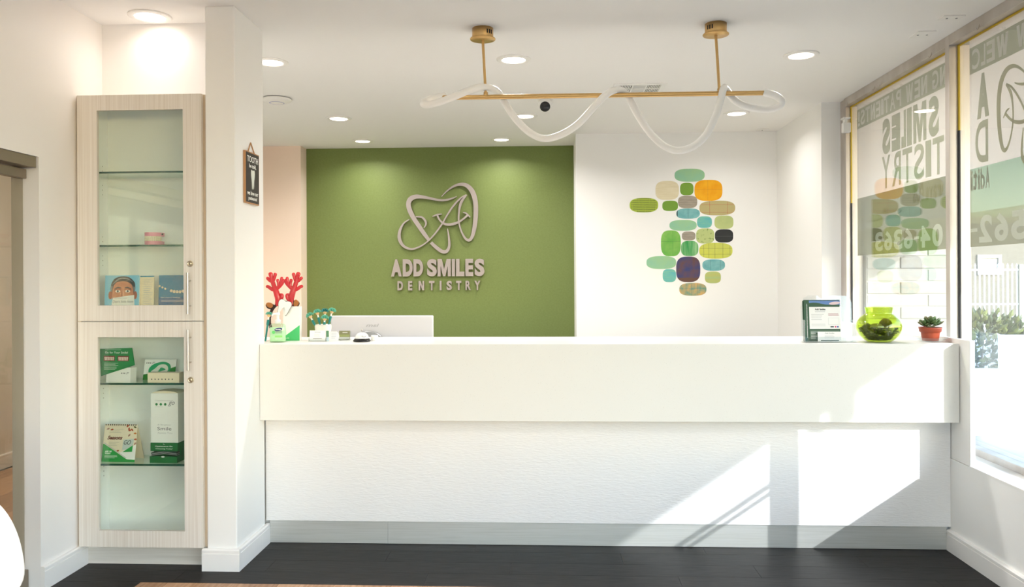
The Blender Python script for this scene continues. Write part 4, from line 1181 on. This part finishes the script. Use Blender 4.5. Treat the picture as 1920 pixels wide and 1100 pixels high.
# ---- tent box with tooth cut-out
t = thing('tent_box', 'tall white card box with green slanted base, behind sanitizer bottle', 'box', (-1.48, 4.49, Z0))
BF = Frame((-1.529, 4.465, Z0), (1, .02, 0), (0, .03, 1), (.02, -1, .03))
build('carton', MB().fbox(BF, 0, .096, 0, .196, -.04, 0), PAPER, t)
p = MB().prism([(0, 0), (.096, 0), (.096, .088), (0, .018)], BF, 0, .0005, 0)
p.text('smile', BF, .014, .011, .007, .0005, .0008, 1, width=.022)
build('print', p, [GREENL, TXT_W], t)['kind'] = 'stuff'
t = thing('tooth_cutout', 'white tooth shaped paper cutout with black outline leaning on tall box', 'cutout', (-1.52, 4.455, Z0 + .14))
TFm = Frame((-1.518, 4.459, Z0 + .196), (math.cos(.32), 0, -math.sin(.32)), (math.sin(.32), .03, math.cos(.32)), (0, -1, .03))
to = catmull([(-.038, .02), (-.028, .034), (-.01, .033), (.0, .029), (.012, .034), (.03, .033), (.038, .018), (.034, -.005), (.03, -.03), (.024, -.046), (.016, -.042), (.013, -.022), (.004, -.006), (-.006, -.012), (-.012, -.03), (-.018, -.048), (-.027, -.04), (-.03, -.015), (-.036, .0)], 5, True)
build('outline', MB().prism([(a * 1.05, b_ * 1.05) for a, b_ in to], TFm, 0, .0008), TXT_K, t)
build('paper', MB().prism(to, TFm, .0008, .0014), PAPER, t)

# ---- reindeer antler headband
AY = 4.53
t = thing('antler_headband', 'red sequin reindeer antler headband with brown ears behind white box', 'headband', (-1.54, AY, Z0))
RED = mat('sequin_red', (206, 24, 34), .25, spec=.8)
nt, b, N, L = nodes_of(RED)
tc = N('ShaderNodeTexCoord'); vo = N('ShaderNodeTexVoronoi'); vo.inputs['Scale'].default_value = 240; bp = N('ShaderNodeBump'); bp.inputs['Strength'].default_value = .9; bp.inputs['Distance'].default_value = .003
L(tc.outputs['Object'], vo.inputs['Vector']); L(vo.outputs['Color'], bp.inputs['Height']); L(bp.outputs[0], b.inputs['Normal'])
BAND = mat('band_brown', (52, 30, 22), .7); EAR = mat('ear_tan', (176, 110, 52), .7)
hb = []
for k in range(25):
    a = math.radians(-78 + 336 * k / 24)
    hb.append((-1.541 + .09 * math.cos(a), AY, Z0 + .114 + .1055 * math.sin(a)))
zlow = min(q[2] for q in hb)
build('hoop', MB().tube(hb, .0085, 10), BAND, t)
AF = Frame((0, AY, 0))
def antler(mirror):
    mb = MB()
    cxx = -1.541
    def q(u, v):
        return (cxx + mirror * (u - cxx + 1.541 - 1.541) if False else cxx + mirror * u, AY, v)
    main = [(.044, 1.300, .016), (.040, 1.340, .020), (.047, 1.375, .022), (.058, 1.405, .018), (.068, 1.435, .016), (.076, 1.462, .014), (.082, 1.486, .017)]
    tines = [
        [(.030, 1.330, .012), (.018, 1.345, .013), (.016, 1.362, .014), (.026, 1.366, .010)],
        [(.052, 1.395, .015), (.032, 1.412, .014), (.016, 1.43, .014), (.006, 1.448, .013)],
        [(.03, 1.414, .012), (.02, 1.44, .011), (.016, 1.462, .0115)],
        [(.034, 1.41, .012), (.036, 1.432, .010), (.040, 1.450, .0115)],
        [(.056, 1.392, .015), (.075, 1.398, .013), (.092, 1.41, .0125), (.102, 1.414, .012)],
        [(.07, 1.44, .013), (.086, 1.448, .012), (.10, 1.462, .0125)],
        [(.068, 1.44, .012), (.06, 1.462, .0115), (.054, 1.485, .013)],
    ]
    # branches overlap inside the padded stem
    for br in [main] + tines:
        P = catmull(br, 5)
        pts = [q(a, b_) for a, b_, c in P]; rs = [c * .8 for a, b_, c in P]
        d0 = (Vector(pts[0]) - Vector(pts[1])).normalized(); d1 = (Vector(pts[-1]) - Vector(pts[-2])).normalized()
        for s_, fct in ((.5, .87), (.85, .5)):
            pts = pts + [tuple(Vector(pts[-1]) * 0 + Vector(q(*P[-1][:2])) + d1 * P[-1][2] * .74 * s_)]; rs = rs + [P[-1][2] * .74 * fct]
        mb.tube(pts, rs, 12)
    for i, v in enumerate(mb.v):
        mb.v[i] = (v[0], AY + (v[1] - AY) * .7, v[2])
    return mb
build('antler', antler(1), RED, t)
build('antler', antler(-1), RED, t)
for s_ in (-1, 1):
    ear = [(0, 0), (.016, -.002), (.03, .01), (.036, .026), (.026, .04), (.012, .046), (0, .03)]
    EF = Frame((-1.541 + s_ * .052, AY + .0, Z0 + .186), (s_, 0, 0), (0, 0, 1), (0, -1, 0))
    if s_ < 0:
        EF = Frame((-1.541 - .06, AY, Z0 + .19), (-1, 0, 0), (0, 0, 1), (0, -1, 0)); ear = [(0, -.004), (.016, -.014), (.04, -.006), (.05, .012), (.04, .022), (.022, .022), (.004, .014)]
    e = build('ear', MB().prism(catmull(ear, 5, True), EF, -.004, .006), BAND, t)
    build('ear_lining', MB().prism([(.006 + a * .8, .008 + b_ * .85) for a, b_ in catmull(ear, 5, True)], EF, .006, .009), EAR, e)

# ---- novelty pens
TEAL = mat('pen_teal', (22, 128, 120), .35); HAIRT = mat('pen_hair', (92, 176, 150), .6); HAIRD = mat('pen_hair_dark', (40, 130, 124), .6); FACE = mat('pen_face', (232, 186, 134), .45); WHT = mat('pen_white', (236, 234, 228), .4)
def pen(base, top, label, body=TEAL, hair=HAIRT, hr=.02):
    b_, tp = Vector(base), Vector(top)
    t = thing('novelty_pen', label, 'pen', base, 'novelty pens with teal hair')
    d = (tp - b_).normalized()
    up = tp - d * .012
    build('barrel', MB().tube([b_, b_ + (up - b_) * .78], .0052, 10).tube([b_ + (up - b_) * .62, b_ + (up - b_) * .66, b_ + (up - b_) * .82, b_ + (up - b_) * .84], [.006, .008, .0075, .004], 10), body, t)
    build('neck', MB().tube([b_ + (up - b_) * .82, up - d * .004], [.005, .0045], 8), WHT, t)
    build('head', MB().lathe([(0, -.0105), (.006, -.009), (.0095, -.004), (.0105, 0), (.0095, .005), (.005, .009), (0, .0105)], up, 14), FACE, t)
    hm = MB()
    s1 = d.orthogonal().normalized(); s2 = d.cross(s1)
    for k in range(46):
        a = k * 2.4
        el = (k % 6) / 6.0
        v = (s1 * math.cos(a) + s2 * math.sin(a)) * math.cos(el * 1.3) + d * (math.sin(el * 1.3) + .12)
        v.normalize()
        st = up + d * .005 + v * .005
        hm.tube([st, st + v * hr * .62 + d * .001, st + v * hr - d * .004], [.0024, .0026, .0012], 5)
    build('hair', hm, hair, t)['kind'] = 'stuff'
    return t
pen((-1.612, 4.41, Z0 + .0005), (-1.596, 4.43, Z0 + .158), 'teal haired novelty pen standing behind sanitizer bottle at pillar', hr=.016)

# ---- tooth shaped pen cup and its pens
CX, CY = -1.318, 4.545
t = thing('pen_cup', 'white tooth shaped pen cup behind the business card holder', 'pen cup', (CX, CY, Z0))
def molar(prof, n=40, lobes=.10):
    mb = MB(); V = []; f = []
    for r, h in prof:
        for k in range(n):
            a = 2 * PI * k / n
            rr = r * (1 + lobes * math.cos(4 * a + PI))
            V.append((CX + rr * math.cos(a), CY + rr * math.sin(a), Z0 + h))
    m = len(prof)
    for i in range(m - 1):
        for k in range(n):
            l = (k + 1) % n
            f.append((i * n + k, i * n + l, (i + 1) * n + l, (i + 1) * n + k))
    f += [tuple(reversed(range(n))), tuple(range((m - 1) * n, m * n))]
    return mb.add(V, f, 0, True)
build('cup', molar([(.036, 0), (.04, .006), (.042, .03), (.046, .06), (.047, .078), (.044, .087), (.04, .088), (.037, .08), (.034, .03), (.033, .012)]), mat('ceramic_white', (238, 232, 222), .3), t)
for (bx, by, tx, ty, tz, lab, h) in [(-.01, 0, -.075, -.02, .145, 'teal haired novelty pen in tooth cup leaning farthest left', HAIRT), (0, -.008, -.03, -.02, .165, 'teal haired novelty pen in tooth cup, second from left', HAIRT), (.006, .008, .004, .022, .168, 'darker haired novelty pen in middle of the tooth cup', HAIRD), (.004, -.01, .018, -.028, .132, 'lowest novelty pen at the front of tooth cup', HAIRT), (.012, 0, .055, .0, .172, 'teal haired novelty pen in tooth cup leaning farthest right', HAIRT)]:
    pen((CX + bx, CY + by, Z0 + .013), (CX + tx, CY + ty, Z0 + tz), lab, hair=h)

# ---- card holders
def holder(name, label, x0, x1, y, h, cards, cat='card holder', back=.055):
    t = thing(name, label, cat, ((x0 + x1) / 2, y, Z0))
    build('tray', MB().box(x0, x1, y - .004, y + .05, Z0, Z0 + .003).box(x0, x1, y - .006, y - .004, Z0, Z0 + .016).box(x0, x1, y + .03, y + .032, Z0 + .003, Z0 + back).box(x0, x0 + .002, y - .004, y + .04, Z0, Z0 + .02).box(x1 - .002, x1, y - .004, y + .04, Z0, Z0 + .02), ACRYL, t)
    return t
holder('card_holder', 'small clear acrylic holder with white business cards at left counter end', -1.36, -1.262, 4.40, .06, 0)
C1 = Frame((-1.356, 4.404, Z0 + .0035), (1, 0, 0), (0, .10, 1), (0, -1, .10))
t = thing('card_stack', 'stack of white business cards in the small acrylic holder', 'card stack', (-1.31, 4.41, Z0 + .0035))
build('cards', MB().fbox(C1, 0, .09, 0, .058, -.012, 0), PAPER, t)
p = MB().text('Add Smiles', C1, .045, .046, .0055, 0, .0004, 0, width=.034, align='c').lines(C1, .026, .066, .038, .006, 3, .0001, 1, th=.0016).lines(C1, .02, .074, .014, .007, 1, .0001, 0, th=.0035, ragged=.1)
build('print', p, [TXT_G, TXT_LG], t)['kind'] = 'stuff'
t = thing('lip_balm', 'small green and clear balm tube standing beside the business cards', 'tube', (-1.257, 4.41, Z0))
build('cap', MB().lathe([(.007, .025), (.0075, .027), (.0075, .058), (.006, .06), (0, .06)], (-1.254, 4.41, Z0), 16), mat('balm_green', (72, 124, 88), .4), t)
build('tube', MB().lathe([(.007, 0), (.0075, .002), (.0075, .024)], (-1.254, 4.41, Z0), 16), mat('balm_blue', (176, 200, 208), .3), t)
t = thing('oval_card', 'white round ended card standing right of the green balm tube', 'card', (-1.222, 4.425, Z0))
C2 = Frame((-1.244, 4.42, Z0), (1, 0, 0), (0, .08, 1), (0, -1, .08))
build('card', MB().prism([(0, .0), (.038, 0), (.05, .012), (.054, .028), (.05, .042), (.038, .054), (0, .054)], C2, -.0015, 0), PAPER, t)
p = MB().lines(C2, .008, .04, .045, .0085, 4, 0, 0, th=.0028)
build('print', p, mat('faint_blue_print', (190, 192, 206), .6), t)['kind'] = 'stuff'
holder('card_holder', 'small clear acrylic holder with olive cards beside the bell', -1.208, -1.142, 4.47, .05, 0, back=.05)
C3 = Frame((-1.206, 4.472, Z0 + .0035), (1, 0, 0), (0, .10, 1), (0, -1, .10))
t = thing('card_stack', 'stack of olive printed cards in the right small holder', 'card stack', (-1.17, 4.475, Z0 + .0035))
build('cards', MB().fbox(C3, 0, .062, 0, .052, -.01, 0), mat('card_olive', (132, 130, 92), .5), t)
p = MB().fbox(C3, .002, .06, .002, .016, 0, .0003, 0).fbox(C3, .002, .06, .018, .03, 0, .0003, 1).lines(C3, .02, .055, .043, .005, 1, .0001, 2, th=.003)
build('print', p, [mat('card_pale', (200, 202, 196), .5), mat('card_green', (150, 158, 96), .5), TXT_W], t)['kind'] = 'stuff'

# ---- desk bell
BX, BY = -1.052, 4.385
t = thing('desk_bell', 'white smiling desk bell on black base on the counter', 'bell', (BX, BY, Z0))
build('base', MB().lathe([(.046, 0), (.049, .003), (.049, .007), (.041, .016), (.0395, .018), (0, .018)], (BX, BY, Z0), 40), BLACK_PL, t)
build('dome', MB().lathe([(.0395, .018), (.0385, .024), (.034, .036), (.025, .046), (.012, .0515), (0, .0525)], (BX, BY, Z0), 40), mat('bell_white', (238, 236, 232), .15), t)
build('button', MB().lathe([(.0022, .05), (.0022, .06), (.005, .061), (.0055, .064), (.004, .067), (0, .0675)], (BX, BY, Z0), 16), NICKEL, t)
sm = MB()
def dome_pt(a, h):
    r = .0385 + (.026 - .0385) * max(0, (h - .024) / .022) ** 1.6
    return (BX + (r + .0008) * math.sin(a), BY - (r + .0008) * math.cos(a), Z0 + h)
sm.tube([dome_pt(.55 + .34 * math.cos(PI + PI * k / 10), .034 - .006 * math.sin(PI * k / 10)) for k in range(11)], .0011, 6)
for a in (.42, .68):
    sm.lathe([(0, -.002), (.0016, 0), (0, .002)], dome_pt(a, .038), 8)
build('smile_print', sm, TXT_K, t)['kind'] = 'stuff'
t = thing('tape_dispenser', 'small white round pot just right of the desk bell', 'pot', (-.99, 4.43, Z0))
t.name = 'small_pot'
build('pot', MB().lathe([(.019, 0), (.02, .002), (.02, .03), (.018, .032), (0, .032)], (-.99, 4.43, Z0), 24), WHITE_PL, t)

# ---- brochure holder at the right
t = thing('brochure_holder', 'clear acrylic brochure holder with scalloped top at right counter end', 'brochure holder', (1.5, 4.30, Z0))
HX0, HX1 = 1.362, 1.632
bk = [(0, 0), (.27, 0), (.27, .21), (.262, .232), (.24, .247), (.16, .25), (.14, .235), (.12, .232), (.1, .238), (.09, .25), (.04, .25), (.016, .238), (.006, .21), (0, .19)]
HB = Frame((HX0, 4.335, Z0), (1, 0, 0), (0, .08, 1), (0, -1, .08))
build('back', MB().prism(bk, HB, -.003, 0), ACRYL, t)
build('base', MB().box(HX0, HX1, 4.282, 4.345, Z0, Z0 + .004), ACRYL, t)
build('front', MB().box(HX0, HX1, 4.282, 4.2845, Z0 + .004, Z0 + .03), ACRYL, t)
for x in (HX0, 1.575, HX1 - .003):
    build('divider', MB().box(x, x + .003, 4.2846, 4.335, Z0 + .004, Z0 + .12), ACRYL, t)
t = thing('brochure_stack', 'green appointment brochures with cloud header in the acrylic holder', 'brochures', (1.468, 4.32, Z0 + .004))
R0 = Frame((1.366, 4.312, Z0 + .0045), (1, 0, 0), (0, .08, 1), (0, -1, .08))
build('leaflets', MB().fbox(R0, 0, .19, 0, .218, -.012, -.004).fbox(R0, .004, .194, 0, .222, -.004, 0), GREEND, t)
p = MB()
p.fbox(R0, .032, .196, .196, .218, 0, .0003, 0)
p.prism(catmull([(.032, .196), (.032, .205), (.07, .207), (.12, .197), (.19, .194), (.19, .191), (.12, .186)], 3, True), R0, .0003, .0005, 1)
p.prism(superell(.168, .204, .03, .008, 2, 20, .1), R0, .0005, .0008, 2)
p.fbox(R0, .032, .196, .066, .184, .0003, .0008, 3)
p.text('Add Smiles', R0, .062, .166, .011, .0008, .0012, 4, width=.056, bold=.02)
p.lines(R0, .062, .118, .160, .004, 1, .0008, 5, th=.003, ragged=.05)
p.lines(R0, .042, .118, .146, .0095, 4, .0008, 5, th=.003)
p.lines(R0, .132, .19, .148, .007, 2, .0008, 6, th=.003, ragged=.1)
p.fbox(R0, .132, .188, .088, .125, .0008, .001, 5)
p.fbox(R0, .133, .187, .089, .124, .001, .0012, 3)
p.lines(R0, .042, .12, .092, .009, 2, .0008, 5, th=.0022)
p.lines(R0, .142, .16, .08, .01, 1, .0008, 4, th=.006, ragged=.01)
p.fbox(R0, .165, .173, .073, .081, .0008, .0011, 7).fbox(R0, .177, .185, .073, .081, .0008, .0011, 8)
for k in range(24):
    pass
p.fbox(R0, .034, .19, .006, .058, .0003, .0006, 9)
p.lines(R0, .038, .074, .05, .008, 5, .0006, 3, th=.0024)
build('print', p, [mat('sky_print', (92, 128, 186), .5), GREEND, mat('cloud_print', (226, 200, 204), .5), PAPER, TXT_K, TXT_LG, mat('rose_print', (176, 120, 128), .6), mat('badge_pink', (206, 60, 110), .5), mat('badge_blue', (44, 70, 150), .5), mat('card_moss', (92, 116, 96), .5)], t)['kind'] = 'stuff'
VFm = Frame((1.3695, 4.3118, Z0 + .012), (0, .08, 1), (-1, 0, 0), (0, -1, .08))
build('side_lettering', MB().lines(Frame((1.372, 4.3118, Z0 + .0045), (1, 0, 0), (0, .08, 1), (0, -1, .08)), .012, .016, .2, .0035, 52, .0006, 0, th=.0022, ragged=.3), TXT_W, t)['kind'] = 'stuff'
t = thing('appointment_card', 'small white appointment card in front of the green brochures', 'card', (1.50, 4.295, Z0 + .004))
R1 = Frame((1.434, 4.296, Z0 + .0045), (1, 0, 0), (0, .05, 1), (0, -1, .05))
build('card', MB().fbox(R1, 0, .124, 0, .052, -.0012, 0), PAPER, t)
p = MB().text('Add Smiles', R1, .062, .041, .006, 0, .0004, 0, width=.05, align='c').lines(R1, .036, .088, .034, .007, 3, .0001, 1, th=.0018, ragged=.15).lines(R1, .016, .114, .008, .006, 1, .0001, 2, th=.005, ragged=.03)
build('print', p, [TXT_K, TXT_LG, GREEND], t)['kind'] = 'stuff'

# ---- green glass vase with potpourri
VX, VY = 1.762, 4.315
vase = thing('glass_vase', 'round green glass bowl vase holding dried potpourri, right counter end', 'vase', (VX, VY, Z0))
outer = [(.0, .0), (.05, .0), (.066, .006), (.095, .032), (.111, .062), (.1145, .082), (.111, .104), (.098, .126), (.08, .143), (.0685, .151), (.0655, .156), (.067, .164), (.070, .181), (.0715, .186)]
inner = [(.0690, .186), (.0675, .181), (.0645, .164), (.063, .156), (.066, .150), (.077, .141), (.0945, .1245), (.1075, .103), (.111, .082), (.1075, .063), (.092, .0345), (.064, .0095), (.048, .005), (0, .005)]
build('bowl', MB().lathe(catmull(outer, 4) + catmull(inner, 4), (VX, VY, Z0), 56), VASEGLASS, vase, fix=True)
POT = [mat('dried_leaf_%d' % i, c, .7) for i, c in enumerate([(104, 112, 40), (70, 78, 32), (134, 134, 60), (60, 60, 30)])]
t = thing('potpourri', 'dried green leaves and petals filling lower half of green vase', 'potpourri', (VX, VY, Z0 + .006), kind='stuff')
mb = MB()
mb.lathe([(0, .009), (.04, .010), (.052, .015), (.074, .036), (.084, .054), (.05, .062), (0, .064)], (VX, VY, Z0), 28, 3)
rnd = random.Random(5)
for k in range(420):
    a = rnd.random() * 6.283; h = .014 + .062 * rnd.random()
    lim = min(.052 + (h - .012) * .95, .098)
    rr = lim * (rnd.uniform(.82, .96) if k % 3 else math.sqrt(rnd.random()) * .8)
    if k % 3 == 0: h = rnd.uniform(.062, .08)
    c = Vector((VX + rr * math.cos(a), VY + rr * math.sin(a), Z0 + h))
    d = Vector((rnd.uniform(-1, 1), rnd.uniform(-1, 1), rnd.uniform(-.25, .35))).normalized(); e = d.orthogonal().normalized() * rnd.uniform(.5, 1)
    e = (e + Vector((0, 0, rnd.uniform(-.3, .3)))).normalized()
    L_, W_ = rnd.uniform(.008, .014), rnd.uniform(.005, .009)
    n_ = d.cross(e) * .003
    mb.add([c - d * L_, c - d * L_ * .2 + e * W_, c + d * L_, c - d * L_ * .2 - e * W_, c + n_], [(0, 1, 4), (1, 2, 4), (2, 3, 4), (3, 0, 4)], rnd.randrange(4))
build('dried_leaves', mb, POT, t, fix=False)
def ball(c, r, m, label, name='moss_ball', rough=.12):
    rn = random.Random(int(c[0] * 1e4))
    mb = MB(); V = []; n, q = 16, 10
    for i in range(q + 1):
        for k in range(n):
            th, ph = PI * i / q, 2 * PI * k / n
            rr = r * (1 + (rn.uniform(-rough, rough) if 0 < i < q else 0))
            V.append((c[0] + rr * math.sin(th) * math.cos(ph), c[1] + rr * math.sin(th) * math.sin(ph), c[2] + rr * math.cos(th)))
    f = [(i * n + k, (i + 1) * n + k, (i + 1) * n + (k + 1) % n, i * n + (k + 1) % n) for i in range(q) for k in range(n)]
    mb.add(V, f, 0, True)
    return tag(build(name, mb, m), label, 'ball')
ball((VX - .072, VY - .028, Z0 + .078), .024, POT[1], 'dark green seed ball at left side inside the green vase')
ball((VX + .022, VY - .03, Z0 + .098), .030, mat('moss_brown', (110, 98, 44), .8), 'largest brown green seed ball on top inside the green vase')
ball((VX + .038, VY - .062, Z0 + .07), .018, mat('marble_clear', (176, 178, 140), .06, spec=.9), 'shiny clear glass marble near the front inside green vase', 'glass_marble', 0)
pt = MB()
pt.ribbon([(-.06, .0, .01), (-.03, .012, .022), (.01, .006, .026), (.04, -.006, .018), (.055, -.012, .006)], Frame((VX - .012, VY - .052, Z0 + .082), (1, 0, 0), (0, .6, .8), (0, -.8, .6)), 0, .0012)
tag(build('dried_petal', pt, mat('petal_olive', (140, 136, 66), .7)), 'long curled olive petal lying across the potpourri in the vase', 'petal')

# ---- succulent on a glass dish
SX, SY = 2.040, 4.335
t = thing('glass_dish', 'clear footed glass dish under the succulent pot', 'dish', (SX, SY, Z0))
build('dish', MB().lathe([(0, .004), (.05, .004), (.062, .010), (.082, .022), (.085, .023), (.084, .0205), (.064, .008), (.05, .0015), (0, .0012)], (SX, SY, Z0), 40), ACRYL, t)
build('foot_ring', MB().lathe([(.046, 0), (.05, 0), (.05, .0015), (.046, .0015), (.046, 0)], (SX, SY, Z0), 32), ACRYL, t)
t = thing('potted_succulent', 'small succulent with pointed green leaves in terracotta pot on dish', 'plant', (SX, SY, Z0 + .0045))
TERRA = mat('terracotta_plastic', (164, 70, 42), .4)
build('pot', MB().lathe([(.038, .0), (.04, .001), (.046, .04), (.048, .047), (.053, .048), (.0565, .066), (.0585, .072), (.0565, .0735), (.054, .07), (.048, .05), (.044, .045), (0, .055)], (SX, SY, Z0 + .0045), 40), TERRA, t)
build('soil', MB().lathe([(.0535, .0705), (.03, .0735), (0, .075)], (SX, SY, Z0 + .0045), 24), mat('soil', (64, 50, 38), .9), t)
SUC = [mat('succulent_%d' % i, c, .35) for i, c in enumerate([(84, 110, 62), (100, 126, 74), (112, 110, 74)])]
rnd = random.Random(9)
def fleshy(c, d, L_, W_, T_):
    d = Vector(d).normalized(); sd = d.cross(Vector((0, 0, 1))).normalized(); up = sd.cross(d).normalized()
    mb = MB(); prof = [(0, .35), (.2, .6), (.5, 1.0), (.72, .95), (.9, .5), (1.0, .04)]; V = []; n = 8
    for t_, w_ in prof:
        ctr = Vector(c) + d * L_ * t_ + Vector((0, 0, 1)) * (.22 * L_ * t_ * t_)
        for k in range(n):
            a = 2 * PI * k / n
            V.append(ctr + sd * math.cos(a) * W_ * w_ + up * (math.sin(a) * T_ * w_ + abs(math.cos(a)) * T_ * .5 * w_))
    f = [(i * n + k, i * n + (k + 1) % n, (i + 1) * n + (k + 1) % n, (i + 1) * n + k) for i in range(len(prof) - 1) for k in range(n)] + [tuple(range(n)), tuple(range((len(prof) - 1) * n, len(prof) * n))]
    return mb.add(V, f, 0, True)
for (ox, oy, nl, sc_, oz) in [(0, -.012, 12, 1.0, .092), (-.034, .0, 9, .82, .083), (.034, .004, 9, .85, .085), (.006, .026, 9, .9, .095)]:
    for k in range(nl):
        a = k * 2.39996 + ox * 40; tier = k / nl
        el = .12 + tier * 1.05
        d = (math.cos(a) * math.cos(el), math.sin(a) * math.cos(el), math.sin(el))
        build('leaf', fleshy((SX + ox, SY + oy, Z0 + oz + .004 * tier), d, (.055 - .018 * tier) * sc_, .0135 * sc_, .0046), rnd.choice(SUC), t)
build('stem', MB().tube([(SX, SY, Z0 + .078), (SX, SY, Z0 + .1)], .006, 8).tube([(SX, SY, Z0 + .078), (SX - .034, SY, Z0 + .09)], .005, 8).tube([(SX, SY, Z0 + .078), (SX + .034, SY, Z0 + .09)], .005, 8), SUC[2], t)

# =================================================================== CHAIR IN THE CORNER OF THE FRAME
t = thing('shell_chair', 'white molded shell chair in the near left corner by glass door', 'chair', (-1.82, 2.36, 0))
SH = mat('shell_white', (240, 238, 236), .3)
def shell():
    """seat and back of one bucket: rows run from the seat front up to the back rim"""
    rows = [(.2, .345, .16), (.15, .358, .17), (.08, .355, .18), (0, .355, .19), (-.1, .37, .21), (-.165, .43, .235), (-.2, .51, .26), (-.215, .58, .27), (-.225, .66, .262), (-.235, .74, .235), (-.245, .80, .18), (-.25, .825, .09)]
    n = 15; V = []; th = .008
    for (dy, z, hw) in rows:
        for k in range(n):
            s_ = -1 + 2 * k / (n - 1)
            curl = abs(s_) ** 3
            up = .055 * curl * (1 if z < .5 else .25)
            fw = (.0 if z < .46 else .12 * curl)
            V.append((-1.862 + hw * s_, 2.42 + dy + fw, z + up))
    m = len(rows)
    f = [(i * n + k, i * n + k + 1, (i + 1) * n + k + 1, (i + 1) * n + k) for i in range(m - 1) for k in range(n - 1)]
    return MB().add(V, f, 0, True)
so = build('shell', shell(), SH, t, fix=False)
md = so.modifiers.new('solid', 'SOLIDIFY'); md.thickness = .012; md.offset = 0
md = so.modifiers.new('sub', 'SUBSURF'); md.levels = 2; md.render_levels = 2
WLEG = mat('beech_leg', (200, 160, 116), .5)
for sx_ in (-1, 1):
    for sy_ in (-1, 1):
        build('leg', MB().tube([(-1.845 + sx_ * .24, 2.42 + sy_ * .22, 0), (-1.845 + sx_ * .13, 2.42 + sy_ * .13, .345)], [.011, .016], 12), WLEG, t)
build('seat_brace', MB().box(-1.975, -1.715, 2.30, 2.56, .335, .349, bev=.004), GREY_PL, t)
